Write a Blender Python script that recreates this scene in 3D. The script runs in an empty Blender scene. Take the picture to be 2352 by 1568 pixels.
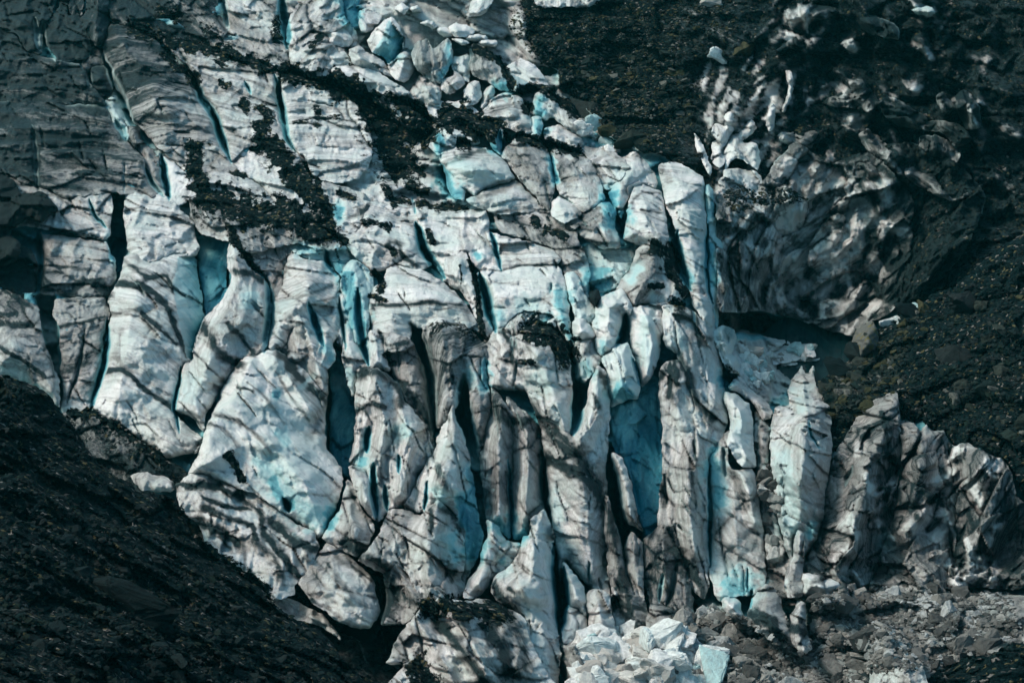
import bpy, math, random
import numpy as np
rng = random.Random(7)
W, H = 1024.0, 682.0
LENS = 70.0
F = W * LENS / 36.0
PITCH = math.radians(22)
CAM = np.array([0.0, 0.0, 130.0])
FWD = np.array([0, math.cos(PITCH), -math.sin(PITCH)])
UPV = np.array([0, math.sin(PITCH), math.cos(PITCH)])
RGT = np.array([1.0, 0, 0])
K = 350.0 / 2352.0
OX = {'A': 0.0, 'B': 337.0, 'C': 674.0}
OY = {'1': 0.0, '2': 225.0, '3': 449.5}
C = bpy.context.scene.collection

def world(u, v, d):
    u = np.asarray(u, float); v = np.asarray(v, float); d = np.asarray(d, float)
    return CAM + d[..., None] * (FWD + RGT * ((u - W / 2) / F)[..., None] + UPV * ((H / 2 - v) / F)[..., None])

# ---------- noise ----------
_M = np.uint32(0xffffffff)
def _hash(ix, iy, iz, s):
    h = (ix.astype(np.int64) * 374761393 + iy.astype(np.int64) * 668265263 + iz.astype(np.int64) * 2147483647 // 7 + s * 974634777) & 0xffffffff
    h = ((h ^ (h >> 13)) * 1274126177) & 0xffffffff
    h = ((h ^ (h >> 16)) * 2246822519) & 0xffffffff
    return ((h ^ (h >> 15)) & 0xffffff) / float(0xffffff)

def vnoise(p, s=0):
    i = np.floor(p).astype(np.int64); f = p - i
    w = f * f * f * (f * (f * 6 - 15) + 10)
    r = 0
    for dx in (0, 1):
        wx = w[:, 0] if dx else 1 - w[:, 0]
        for dy in (0, 1):
            wy = w[:, 1] if dy else 1 - w[:, 1]
            for dz in (0, 1):
                wz = w[:, 2] if dz else 1 - w[:, 2]
                r = r + wx * wy * wz * _hash(i[:, 0] + dx, i[:, 1] + dy, i[:, 2] + dz, s)
    return r * 2 - 1

def fbm(p, octv=4, s=0, lac=2.07, g=.5):
    a, r, q = 1.0, 0, p.copy()
    for k in range(octv):
        r = r + a * vnoise(q, s + k * 13); q = q * lac + 5.3; a *= g
    return r

def ridged(p, octv=4, s=0, g=.5):
    a, r, q = 1.0, 0, p.copy()
    for k in range(octv):
        r = r + a * (1 - 2 * np.abs(vnoise(q, s + k * 17))); q = q * 2.1 + 3.1; a *= g
    return r

def facets(p, s=0, jit=.9, crease=False):
    """piecewise-tilted planes: broken ice and rock faces"""
    i0 = np.floor(p).astype(np.int64)
    best = np.full(len(p), 1e9); sec = best.copy(); val = np.zeros(len(p))
    for dx in (-1, 0, 1):
        for dy in (-1, 0, 1):
            for dz in (-1, 0, 1):
                c = i0 + np.array([dx, dy, dz])
                h = [_hash(c[:, 0], c[:, 1], c[:, 2], s + q) for q in range(7)]
                ctr = c + .5 + jit * (np.stack(h[:3], 1) - .5)
                df = p - ctr
                d = (df * df).sum(1)
                g = np.stack(h[3:6], 1) * 2 - 1
                v = (df * g).sum(1) * 1.3 + (h[6] - .5) * .7
                m = d < best
                sec = np.where(m, best, np.minimum(sec, d))
                best[m] = d[m]; val[m] = v[m]
    if crease: return val, np.exp(-(np.sqrt(sec) - np.sqrt(best)) / .045)
    return val

# ---------- 2-D helpers ----------
def T(tile, s):
    if isinstance(s, str):
        a = np.array([[float(q) for q in t.split(',')] for t in s.split()])
    else: a = np.array(s, float)
    return np.stack([OX[tile[0]] + a[:, 0] * K, OY[tile[1]] + a[:, 1] * K], 1)

def warp(p, amp=1.0):
    q = np.zeros((len(p), 3)); q[:, :2] = p
    r = np.zeros((len(p), 2))
    for sc, a in ((.045, 1.3), (.13, 1.0), (.33, .75), (.8, .45)):
        r[:, 0] += a * vnoise(q * sc, 91); r[:, 1] += a * vnoise(q * sc, 57)
    return p + r * amp

def densify(p, closed, step=1.6):
    out = []
    n = len(p)
    for i in range(n if closed else n - 1):
        a, b = p[i], p[(i + 1) % n]
        # catmull-rom, softened
        a0 = p[(i - 1) % n] if (closed or i > 0) else a
        b1 = p[(i + 2) % n] if (closed or i + 2 < n) else b
        k = max(1, int(np.linalg.norm(b - a) / step))
        for j in range(k):
            t = j / k
            lin = a + (b - a) * t
            cr = .5 * ((2 * a) + (-a0 + b) * t + (2 * a0 - 5 * a + 4 * b - b1) * t * t + (-a0 + 3 * a - 3 * b + b1) * t ** 3)
            out.append(lin * .5 + cr * .5)
    if not closed: out.append(p[-1])
    return np.array(out)

def seg_dist(P, L, closed=False):
    """nearest distance, param (0..1 along), signed side, nearest point"""
    n = len(L) if closed else len(L) - 1
    best = np.full(len(P), 1e18); par = np.zeros(len(P)); side = np.zeros(len(P)); npt = np.zeros((len(P), 2))
    for i in range(n):
        a = L[i]; b = L[(i + 1) % len(L)]; ab = b - a
        l2 = ab @ ab
        if l2 < 1e-12: continue
        t = np.clip(((P - a) @ ab) / l2, 0, 1)
        q = a + t[:, None] * ab
        d = ((P - q) ** 2).sum(1)
        m = d < best
        best[m] = d[m]; par[m] = (i + t[m]) / n; npt[m] = q[m]
        side[m] = np.sign(ab[0] * (P[m, 1] - a[1]) - ab[1] * (P[m, 0] - a[0]))
    return np.sqrt(best), par, side, npt

def inside(P, L):
    r = np.zeros(len(P), bool)
    n = len(L)
    for i in range(n):
        x1, y1 = L[i]; x2, y2 = L[(i + 1) % n]
        if y1 == y2: continue
        c = ((y1 > P[:, 1]) != (y2 > P[:, 1]))
        xi = (x2 - x1) * (P[:, 1] - y1) / (y2 - y1) + x1
        r ^= c & (P[:, 0] < xi)
    return r

def sstep(a, b, x):
    t = np.clip((x - a) / (b - a), 0, 1); return t * t * (3 - 2 * t)

# ---------- depth of the terrain ----------
class Depth:
    def __init__(s, pts):
        s.p = np.array([[a, b] for a, b, c in pts], float); s.z = np.array([c for a, b, c in pts], float)
        n = len(pts)
        A = np.zeros((n + 3, n + 3))
        r = np.linalg.norm(s.p[:, None] - s.p[None], axis=2)
        A[:n, :n] = s.k(r) + np.eye(n) * 2.0
        A[:n, n] = 1; A[:n, n + 1:] = s.p; A[n, :n] = 1; A[n + 1:, :n] = s.p.T
        s.w = np.linalg.solve(A, np.concatenate([s.z, [0, 0, 0]]))
    def k(s, r): return r
    def __call__(s, P):
        r = np.linalg.norm(P[:, None] - s.p[None], axis=2)
        n = len(s.p)
        return s.k(r) @ s.w[:n] + s.w[n] + P @ s.w[n + 1:]

# ---------- surface features (traced lines): grooves, ridges, stains ----------
FEAT = []
def feat(kind, tile, pts, w, amt, **k):
    L = warp(densify(T(tile, pts), False, 4.0), .7)
    FEAT.append(dict(kind=kind, L=L, w=w, amt=amt, lo=L.min(0) - 4 * w - 2, hi=L.max(0) + 4 * w + 2, **k))
def crack(t, p, w, d, blue=.6): feat('crack', t, p, w, d, blue=blue)
def ridge(t, p, wl, wr, h): feat('ridge', t, p, max(wl, wr), h, wl=wl, wr=wr)
def stain(t, p, w, a=.7): feat('stain', t, p, w, a)
def debris(t, p, w, a=1.0): feat('debris', t, p, w, a)
def blue(t, p, w, a=.8): feat('blue', t, p, w, a)
def clean(t, p, w, a=.8): feat('clean', t, p, w, a)  # also lays painted lit patches on the dark right side
def wall(t, rim, bot, D, blue=.6):
    A = warp(densify(T(t, rim), False, 4.0), .7); B = warp(densify(T(t, bot), False, 4.0), .7)
    L = np.concatenate([A, B[::-1]])
    FEAT.append(dict(kind='wall', A=A, B=B, L=L, amt=D, blue=blue, lo=L.min(0), hi=L.max(0)))
def hole(t, poly, D, soft=4.0, debris=0, dirt=0, bl=0):
    L = warp(densify(T(t, poly), True, 4.0), 1)
    FEAT.append(dict(kind='hole', L=L, amt=D, soft=soft, debris=debris, dirt=dirt, bl=bl, lo=L.min(0) - soft, hi=L.max(0) + soft, terrain=True))

def soil_vignette(t, poly, amt, soft):  # extra dirt, also paints vignette darkening into the outer ice
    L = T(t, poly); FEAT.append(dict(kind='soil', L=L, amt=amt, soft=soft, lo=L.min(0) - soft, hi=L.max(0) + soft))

def apply_features(P, h, deb, dirt, blu, terrain=False, only=None):
    for f in sorted(FEAT, key=lambda f: f['kind'] not in ('soil', 'hole')):
        if f.get('terrain') and not terrain: continue
        m = (P[:, 0] > f['lo'][0]) & (P[:, 0] < f['hi'][0]) & (P[:, 1] > f['lo'][1]) & (P[:, 1] < f['hi'][1])
        if not m.any(): continue
        ix = np.nonzero(m)[0]; Q = P[ix]
        if f['kind'] == 'wall':
            ins = inside(Q, f['L'])
            if not ins.any(): continue
            ix = ix[ins]; Q = Q[ins]
            da = seg_dist(Q, f['A'])[0]; db = seg_dist(Q, f['B'])[0]
            t = da / (da + db + 1e-6)
            h[ix] -= f['amt'] * t; blu[ix] = np.maximum(blu[ix], f['blue'] * (.45 + .55 * t) * (t > .02)); dirt[ix] *= .55
            continue
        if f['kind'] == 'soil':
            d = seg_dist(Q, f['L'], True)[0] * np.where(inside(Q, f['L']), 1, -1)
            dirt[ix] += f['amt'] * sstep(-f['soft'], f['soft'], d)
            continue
        if f['kind'] == 'hole':
            d = seg_dist(Q, f['L'], True)[0] * np.where(inside(Q, f['L']), 1, -1)
            t = sstep(-f['soft'] * .5, f['soft'] * .5, d)
            h[ix] -= f['amt'] * t
            deb[ix] = deb[ix] * (1 - t) + t * f['debris']; dirt[ix] = dirt[ix] * (1 - t) + t * f['dirt']; blu[ix] = blu[ix] * (1 - t) + t * f['bl']
            continue
        d, par, side, _ = seg_dist(Q, f['L'])
        w = f['w']
        if f['kind'] == 'crack':
            tp = np.clip(np.sin(np.pi * np.clip(par, .02, .98)) ** .5, .25, 1)
            ww = w * tp * .62
            g = 1 / (1 + (d / ww) ** 2.8)
            h[ix] -= f['amt'] * .85 * g * tp
            rim = np.exp(-((d - ww) / (ww * .8)) ** 2)
            blu[ix] = np.maximum(blu[ix], f['blue'] * np.clip(g + .6 * rim, 0, 1)); kk = 1.0 if f['blue'] > .25 else 0.0; dirt[ix] = dirt[ix] * (1 - .8 * g * kk) + .25 * g * (1 - kk); deb[ix] *= (1 - g * kk)
        elif f['kind'] == 'ridge':
            ww = np.where(side > 0, f['wr'], f['wl'])
            h[ix] += f['amt'] * np.clip(1 - d / ww, 0, 1)
        else:
            q3 = np.stack([Q[:, 0] * .16, Q[:, 1] * .16, np.zeros(len(Q)) + 2.2], 1)
            wn = 1 + .55 * fbm(q3, 3, 33)
            e = np.exp(-(d / (w * wn * 1.15)) ** 2) if f['kind'] == 'stain' else np.clip(1.25 - d / (w * wn) * .62, 0, 1) * np.clip(np.minimum(par, 1 - par) * 9 + .55, 0, 1)
            if f['kind'] == 'stain': dirt[ix] = np.maximum(dirt[ix], f['amt'] * .86 * e)
            elif f['kind'] == 'debris':
                deb[ix] = np.maximum(deb[ix], f['amt'] * e); h[ix] += .5 * e
            elif f['kind'] == 'blue': blu[ix] = np.maximum(blu[ix], f['amt'] * e)
            elif f['kind'] == 'clean': dirt[ix] *= 1 - .8 * f['amt'] * np.minimum(1, 1.5 * e); deb[ix] *= 1 - f['amt'] * np.minimum(1, 1.6 * e)

# ---------- object helpers ----------
USED = {}
def tag(o, label=None, cat=None, group=None, kind=None):
    if label: o['label'] = label
    if cat: o['category'] = cat
    if group: o['group'] = group
    if kind: o['kind'] = kind
    return o

def mesh_np(name, V, Fq, mat, attrs=None, smooth=True, parent=None):
    me = bpy.data.meshes.new(name)
    nv, nf = len(V), len(Fq)
    k = Fq.shape[1]
    me.vertices.add(nv); me.vertices.foreach_set('co', V.astype(np.float32).ravel())
    me.loops.add(nf * k); me.loops.foreach_set('vertex_index', Fq.astype(np.int32).ravel())
    me.polygons.add(nf); me.polygons.foreach_set('loop_start', np.arange(0, nf * k, k, dtype=np.int32))
    me.polygons.foreach_set('use_smooth', np.full(nf, smooth))
    me.update(calc_edges=True)
    if attrs:
        for an, arr in attrs.items():
            if arr.shape[1] == 4:
                a = me.attributes.new(an, 'FLOAT_COLOR', 'POINT'); a.data.foreach_set('color', arr.astype(np.float32).ravel())
            else:
                a = me.attributes.new(an, 'FLOAT_VECTOR', 'POINT'); a.data.foreach_set('vector', arr.astype(np.float32).ravel())
    me.materials.append(mat)
    o = bpy.data.objects.new(name, me); C.objects.link(o)
    if parent: o.parent = parent
    return o

def strata_coord(Pw, ang, k, seed):
    a = math.radians(ang)
    al = RGT * math.cos(a) - UPV * math.sin(a)      # along the strata in the picture plane (ang>0 dips to the right)
    ac = RGT * math.sin(a) + UPV * math.cos(a)      # across
    n = ac + FWD * k
    q = Pw * .045
    bend = fbm(q, 2, seed) * 1.6 + fbm(Pw * .2, 2, seed + 5) * .35
    return np.stack([Pw @ al, Pw @ n + bend, Pw @ FWD * .6 + seed * 3.1], 1)

D0 = None
def surf(name, poly, z=0.0, E=2.1, ew=2.0, ang=8, k=-.35, dirt=.3, bl=.05, deb=0.0, rough=1.0, flute=0.0, fac=1.0, back=14.0, step=1.25,
         dfun=None, mat=None, seed=None, slope=None, terrain=False, feats=True, label=None, cat=None, group=None, kind=None, crust='debris_crust', raw=False, dome=0.0):
    """A solid ice or rock body: outline given as directions from the camera, its own distance, relief and thickness."""
    L = poly if raw else warp(densify(poly, True, 1.8))
    if seed is None:
        seed = int(abs(L[0, 0] * 7 + L[0, 1] * 13)) % 900
    lo = L.min(0) - step; hi = L.max(0) + step
    nx = int((hi[0] - lo[0]) / step) + 2; ny = int((hi[1] - lo[1]) / step) + 2
    gx, gy = np.meshgrid(lo[0] + np.arange(nx) * step, lo[1] + np.arange(ny) * step)
    P = np.stack([gx.ravel(), gy.ravel()], 1)
    ins = inside(P, L)
    idx = np.arange(nx * ny).reshape(ny, nx)
    q = np.stack([idx[:-1, :-1], idx[1:, :-1], idx[1:, 1:], idx[:-1, 1:]], -1).reshape(-1, 4)
    cnt = ins[q].sum(1)
    q = q[cnt >= 2]
    used = np.unique(q); mp = np.full(nx * ny, -1); mp[used] = np.arange(len(used)); q = mp[q]
    P = P[used]; ins = ins[used]
    d, par, side, npt = seg_dist(P, L, True)
    P[~ins] = npt[~ins]; d[~ins] = 0
    cen = L.mean(0)
    base = (dfun or D0)(P)
    px = base / F
    W0 = world(P[:, 0], P[:, 1], base)
    h = np.full(len(P), float(z))
    W3 = W0 * .11
    en = np.clip(.32 + 1.25 * vnoise(W3, 71), .04, 1.2) if E > 1.6 else 1.0
    h -= E * en * np.exp(-d / ew)
    if dome:
        dn = d * (1 + .45 * fbm(W0 * np.array([.16, .16, .12]), 3, seed + 61))
        h += dome * 1.5 * np.clip(dn / (d.max() * .9 + 1e-6), 0, 1.25)
    if slope: h += slope[0] * (P[:, 0] - cen[0]) * px + slope[1] * (P[:, 1] - cen[1]) * px
    de = np.full(len(P), float(deb)); di = np.full(len(P), float(dirt)); bu = np.full(len(P), float(bl))
    bu += .16 * en * np.exp(-d / (ew * .9)) * (1 if E > 1 else 0)
    if feats: apply_features(P, h, de, di, bu, terrain)
    # relief in metres
    a = math.radians(ang)
    al = RGT * math.cos(a) - UPV * math.sin(a); ac = RGT * math.sin(a) + UPV * math.cos(a)
    Q = np.stack([W0 @ al, W0 @ ac, W0 @ FWD], 1) + seed * 17.3
    Qw = Q + 1.2 * np.stack([vnoise(Q * .12, 3), vnoise(Q * .12, 8), vnoise(Q * .12, 4)], 1)
    Qs = Qw * np.array([.30, 1, .6])
    h += rough * (1.3 * fbm(Q * np.array([.06, .09, .06]), 2, seed) + .45 * ridged(Qs * .2, 4, seed + 3, .5) + .22 * fbm(Q * .5, 4, seed + 9, g=.55))
    f1, c1 = facets(Qw * np.array([.085, .17, .11]), seed + 2, crease=True)
    f2, c2 = facets(Qw * np.array([.26, .46, .33]), seed + 4, crease=True)
    cm = np.clip(vnoise(Q * .09, seed + 21) * 1.6 + .35, 0, 1)
    h += fac * (1.75 * f1 + .50 * f2 - .5 * c1 * cm - .15 * c2 * np.clip(1 - cm, 0, 1))
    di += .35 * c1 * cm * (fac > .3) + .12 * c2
    fl_ = flute if flute else .5 * min(fac, 1.0)
    if fl_:
        Qf = np.stack([W0 @ RGT + .35 * fbm(Q * .15, 2, seed + 30) * 3, W0 @ UPV * .13, W0 @ FWD * .2], 1)
        h += fl_ * (1.5 * ridged(Qf * .28, 4, seed + 7, .55))
    hf = de > .35
    h += np.where(hf, .22 * fbm(W0 * 1.7, 3, 5), 0)
    if bl > .6: bu *= np.clip(.85 + .4 * fbm(np.stack([W0 @ RGT * .30, W0 @ UPV * .07, W0 @ FWD * .1], 1), 3, seed) + .5 * (P[:, 1] - lo[1]) / (hi[1] - lo[1]), .15, 1.2)
    dep = base - h
    V = world(P[:, 0], P[:, 1], dep)
    st = strata_coord(V, ang, k, seed % 50)
    at = np.stack([de, di, bu, np.full(len(P), (seed % 97) / 97.0)], 1)
    # skirt
    e = np.concatenate([q[:, [0, 1]], q[:, [1, 2]], q[:, [2, 3]], q[:, [3, 0]]])
    key = np.sort(e, 1); kk = key[:, 0].astype(np.int64) * len(P) + key[:, 1]
    u, inv, c = np.unique(kk, return_inverse=True, return_counts=True)
    be = e[c[inv] == 1]
    if back > 0:
        bv = np.unique(be); bm = np.full(len(P), -1); bm[bv] = np.arange(len(bv)) + len(P)
        Pb = P[bv]
        Vb = world(Pb[:, 0], Pb[:, 1], dep[bv] + back)
        V = np.concatenate([V, Vb]); st = np.concatenate([st, strata_coord(Vb, ang, k, seed % 50)])
        ab = at[bv].copy(); ab[:, 2] = np.clip(ab[:, 2] + .4, 0, 1); ab[:, 0] *= .3
        at = np.concatenate([at, ab])
        sk = np.stack([be[:, 1], be[:, 0], bm[be[:, 0]], bm[be[:, 1]]], 1)
        q2 = np.concatenate([q, sk])
    else: q2 = q
    # origin at the body's own centre
    org = V.mean(0)
    mats = mat or MAT['ice']
    def mk(nm, faces, parent=None):
        us = np.unique(faces); m2 = np.full(len(V), -1); m2[us] = np.arange(len(us))
        return mesh_np(nm, V[us] - org, m2[faces], mats, {'cover': at[us], 'strata': st[us]}, True, parent)
    cls = np.zeros(len(q2), int)
    if crust:
        cls[:len(q)][at[q, 2].mean(1) > .62] = 2
        cls[:len(q)][at[q, 0].mean(1) > .62] = 1
    parts = []
    for cid, nm in ((1, crust), (2, 'blue_ice_face')):
        fi = np.nonzero(cls == cid)[0]
        if len(fi) < 40: cls[fi] = 0; continue
        lab = np.arange(len(V)); qq = q2[fi]
        while True:                                   # connected pieces
            mn = lab[qq].min(1); new = lab.copy()
            for c_ in range(4): np.minimum.at(new, qq[:, c_], mn)
            new = new[new]
            if (new == lab).all(): break
            lab = new
        fl = lab[qq[:, 0]]
        for L_ in np.unique(fl):
            g_ = fi[fl == L_]
            if len(g_) < 40: cls[g_] = 0
            else: parts.append((nm, g_))
    if (cls == 0).sum() < .1 * len(q2): parts = []; cls[:] = 0
    root = mk(name, q2[cls == 0])
    for nm, g_ in parts: mk(nm, q2[g_], root)
    root.location = org
    tag(root, label, cat, group, kind)
    return root

# ---------- rocks and ice chunks ----------
import bmesh
def rock_mesh(seed, mat, flat=1.0, n=15, bev=.06, name='rock'):
    r = random.Random(seed)
    bm = bmesh.new()
    for i in range(n):
        v = np.array([r.gauss(0, 1), r.gauss(0, 1), r.gauss(0, 1)]); v /= np.linalg.norm(v)
        v = np.clip(v * r.uniform(.8, 1.1), -.78, .78) * 1.25
        bm.verts.new((v[0], v[1] * r.uniform(.75, 1), v[2] * flat))
    res = bmesh.ops.convex_hull(bm, input=bm.verts)
    junk = [g for g in set(res['geom_interior'] + res['geom_unused']) if isinstance(g, bmesh.types.BMVert)]
    if junk: bmesh.ops.delete(bm, geom=junk, context='VERTS')
    bmesh.ops.bevel(bm, geom=list(bm.edges), offset=bev, segments=1, affect='EDGES', clamp_overlap=True)
    bmesh.ops.recalc_face_normals(bm, faces=bm.faces)
    bmesh.ops.triangulate(bm, faces=bm.faces)
    bmesh.ops.subdivide_edges(bm, edges=list(bm.edges), cuts=2, use_grid_fill=True)
    co = np.array([v.co[:] for v in bm.verts])
    dz = fbm(co * 2.4 + seed, 4, seed, g=.6) * .13
    for v, dd in zip(bm.verts, dz): v.co *= 1 + dd
    me = bpy.data.meshes.new(name); bm.to_mesh(me); bm.free(); me.materials.append(mat)
    return me
# ---------- materials ----------
MAT = {}
class NT:
    def __init__(s, name):
        s.m = bpy.data.materials.new(name); s.m.use_nodes = True; s.t = s.m.node_tree; s.n = s.t.nodes; s.l = s.t.links
        s.n.clear(); s.out = s.n.new('ShaderNodeOutputMaterial'); s.b = s.n.new('ShaderNodeBsdfPrincipled'); s.l.new(s.b.outputs[0], s.out.inputs[0])
    def set(s, sock, v):
        if isinstance(v, bpy.types.NodeSocket): s.l.new(v, sock)
        else:
            if sock.type == 'RGBA' and len(v) == 3: v = (*v, 1)
            sock.default_value = v
    def math(s, op, a, b=0.0, c=None, clamp=False):
        n = s.n.new('ShaderNodeMath'); n.operation = op; n.use_clamp = clamp
        s.set(n.inputs[0], a); s.set(n.inputs[1], b)
        if c is not None: s.set(n.inputs[2], c)
        return n.outputs[0]
    def noise(s, vec, scale, detail=4, rough=.6, dist=0.0):
        n = s.n.new('ShaderNodeTexNoise'); s.l.new(vec, n.inputs['Vector']); n.inputs['Scale'].default_value = scale
        n.inputs['Detail'].default_value = detail; n.inputs['Roughness'].default_value = rough; n.inputs['Distortion'].default_value = dist
        return n.outputs['Fac']
    def vmul(s, vec, k):
        n = s.n.new('ShaderNodeVectorMath'); n.operation = 'MULTIPLY'; s.l.new(vec, n.inputs[0]); n.inputs[1].default_value = k; return n.outputs[0]
    def ramp(s, f, a, b, lo=0.0, hi=1.0):
        n = s.n.new('ShaderNodeMapRange'); n.interpolation_type = 'SMOOTHSTEP'
        s.set(n.inputs['Value'], f); s.set(n.inputs['From Min'], a); s.set(n.inputs['From Max'], b); s.set(n.inputs['To Min'], lo); s.set(n.inputs['To Max'], hi)
        return n.outputs['Result']
    def mix(s, f, a, b):
        n = s.n.new('ShaderNodeMix'); n.data_type = 'RGBA'
        s.set(n.inputs[0], f); s.set(n.inputs[6], a); s.set(n.inputs[7], b)
        return n.outputs[2]
    def attr(s, name):
        n = s.n.new('ShaderNodeAttribute'); n.attribute_name = name; return n
    def bump(s, hgt, dist, strength=1.0, prev=None):
        n = s.n.new('ShaderNodeBump'); n.inputs['Distance'].default_value = dist; n.inputs['Strength'].default_value = strength
        s.l.new(hgt, n.inputs['Height'])
        if prev is not None: s.l.new(prev, n.inputs['Normal'])
        return n.outputs[0]

def stone_colour(t, pos, scale):
    v = t.n.new('ShaderNodeTexVoronoi'); v.inputs['Scale'].default_value = scale; t.l.new(pos, v.inputs['Vector'])
    sp = t.n.new('ShaderNodeSeparateColor'); t.l.new(v.outputs['Color'], sp.inputs[0])
    c = t.mix(t.ramp(sp.outputs[0], .35, .95), (.001, .005, .006), (.0085, .017, .0165))
    c = t.mix(t.ramp(sp.outputs[1], .93, .96), c, (.075, .066, .036))
    c = t.mix(t.ramp(sp.outputs[2], .955, .975), c, (.15, .135, .125))
    return c, v.outputs['Distance']

def ice_material(name, white=(.78, .715, .70), grime=(.165, .145, .135), deep=(.004, .017, .020), dirtbias=0.0):
    t = NT(name)
    cov = t.attr('cover'); sep = t.n.new('ShaderNodeSeparateColor'); t.l.new(cov.outputs['Color'], sep.inputs[0])
    deb, dirt, blu = sep.outputs[0], sep.outputs[1], sep.outputs[2]
    st = t.attr('strata').outputs['Vector']
    geo = t.n.new('ShaderNodeNewGeometry'); pos = geo.outputs['Position']
    lines = t.noise(t.vmul(st, (.055, 1.15, .08)), 1.0, 6, .68, .25)
    bands = t.noise(t.vmul(st, (.022, .30, .04)), 1.0, 4, .55, .4)
    blot = t.noise(pos, .16, 5, .6)
    fine = t.noise(pos, 2.6, 5, .72)
    grain = t.noise(pos, 9.0, 3, .7)
    # clean ice: warm white to faint grey, aqua where it is clean
    c = t.mix(t.ramp(blot, .35, .68), (.52, .545, .52), white)
    tan = t.noise(pos, .55, 6, .68, .3)
    c = t.mix(t.ramp(tan, t.math('SUBTRACT', .66, t.math('MULTIPLY', dirt, .3)), .78, 0, .75), c, (.36, .315, .28))
    c = t.mix(t.ramp(fine, .45, .75, 0, .5), c, (.50, .46, .435))
    # grime in the layers
    s = t.math('ADD', t.math('MULTIPLY', lines, .52), t.math('MULTIPLY', bands, .48))
    s = t.math('ADD', s, t.math('MULTIPLY', t.math('SUBTRACT', fine, .5), .22))
    s = t.math('ADD', s, t.math('MULTIPLY', t.math('SUBTRACT', blot, .5), .25))
    th = t.math('SUBTRACT', .725 - dirtbias, t.math('MULTIPLY', dirt, .50))
    f1 = t.ramp(s, t.math('SUBTRACT', th, .15), t.math('ADD', th, .10))
    c = t.mix(t.math('MULTIPLY', f1, .80), c, grime)
    th2 = t.math('ADD', th, .045)
    f2 = t.ramp(s, th2, t.math('ADD', th2, .19))
    c = t.mix(t.math('MULTIPLY', f2, .95), c, deep)
    c = t.mix(t.ramp(t.math('ADD', dirt, t.math('ADD', t.math('MULTIPLY', t.math('SUBTRACT', blot, .5), .7), t.math('MULTIPLY', t.math('SUBTRACT', lines, .5), 1.5))), .62, 1.2, 0, .5), c, (.009, .020, .021))
    # blue clean ice
    bn = t.math('MULTIPLY', blu, t.ramp(t.math('ADD', t.math('MULTIPLY', blot, .6), t.math('MULTIPLY', fine, .4)), .18, .62, .72, 1.08))
    bn = t.math('MULTIPLY', bn, t.ramp(lines, .3, .62, 1.08, .85))
    c = t.mix(t.ramp(bn, .08, .36, 0, .8), c, (.46, .585, .57))
    c = t.mix(t.ramp(bn, .26, .62, 0, .93), c, (.13, .40, .44))
    c = t.mix(t.ramp(bn, .5, .98, 0, .96), c, (.004, .13, .19))
    # gravel and stones
    sc, sd = stone_colour(t, pos, 1.9)
    dm = t.math('ADD', deb, t.math('MULTIPLY', t.math('SUBTRACT', t.noise(pos, .75, 6, .72), .5), 1.35))
    dm = t.math('ADD', dm, t.math('MULTIPLY', t.math('SUBTRACT', lines, .5), .7))
    dm = t.math('ADD', dm, t.math('MULTIPLY', t.math('SUBTRACT', t.noise(pos, 3.4, 4, .7), .5), .8))
    fm = t.ramp(dm, .49, .58)
    c = t.mix(fm, c, sc)
    t.l.new(c, t.b.inputs['Base Color'])
    t.set(t.b.inputs['Roughness'], t.ramp(fm, 0, 1, .42, .9)); t.set(t.b.inputs['Specular IOR Level'], t.ramp(t.math('MAXIMUM', fm, t.math('MULTIPLY', f2, .8)), 0, 1, .4, .04))
    cup = t.noise(pos, 1.0, 2, .5)
    b = t.bump(cup, .45, .5)
    b = t.bump(lines, .6, .65, b)
    b = t.bump(fine, .28, .8, b)
    b = t.bump(grain, .06, .7, b)
    hs = t.math('MULTIPLY', t.math('MULTIPLY', sd, -1.0), fm)
    b = t.bump(hs, .30, .9, b)
    t.l.new(b, t.b.inputs['Normal'])
    MAT[name] = t.m
    return t.m

def rock_material(name, cols, spots=None, bypos=0):
    t = NT(name)
    oi = t.n.new('ShaderNodeObjectInfo'); tc = t.n.new('ShaderNodeNewGeometry'); pos = tc.outputs['Position']
    r = t.n.new('ShaderNodeValToRGB'); r.color_ramp.interpolation = 'CONSTANT'
    e = r.color_ramp.elements
    for i, cc in enumerate(cols):
        if i < 2: el = e[i]; el.position = i / len(cols)
        else: el = e.new(i / len(cols))
        el.color = (*cc, 1)
    if bypos:
        v = t.n.new('ShaderNodeTexVoronoi'); v.inputs['Scale'].default_value = bypos; t.l.new(pos, v.inputs['Vector'])
        sp = t.n.new('ShaderNodeSeparateColor'); t.l.new(v.outputs['Color'], sp.inputs[0]); t.l.new(sp.outputs[0], r.inputs[0])
    else: t.l.new(oi.outputs['Random'], r.inputs[0])
    n1 = t.noise(pos, 1.6, 6, .7); n2 = t.noise(pos, 7, 4, .7)
    c = t.mix(t.ramp(n1, .35, .7, 0, .6), r.outputs[0], tuple(x * .35 for x in cols[0]))
    if spots: c = t.mix(t.ramp(t.noise(pos, .9, 4, .6), .54, .6, 0, .85), c, spots)
    t.l.new(c, t.b.inputs['Base Color']); t.b.inputs['Roughness'].default_value = .85; t.b.inputs['Specular IOR Level'].default_value = .12
    b = t.bump(n1, .3, .8); b = t.bump(n2, .08, .8, b); t.l.new(b, t.b.inputs['Normal'])
    MAT[name] = t.m

def water_material():
    t = NT('water'); geo = t.n.new('ShaderNodeNewGeometry')
    t.b.inputs['Base Color'].default_value = (.008, .028, .032, 1); t.b.inputs['Roughness'].default_value = .12
    t.l.new(t.bump(t.noise(t.vmul(geo.outputs['Position'], (1, .5, 1)), 1.3, 3, .5), .03, .3), t.b.inputs['Normal'])
    MAT['water'] = t.m

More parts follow.
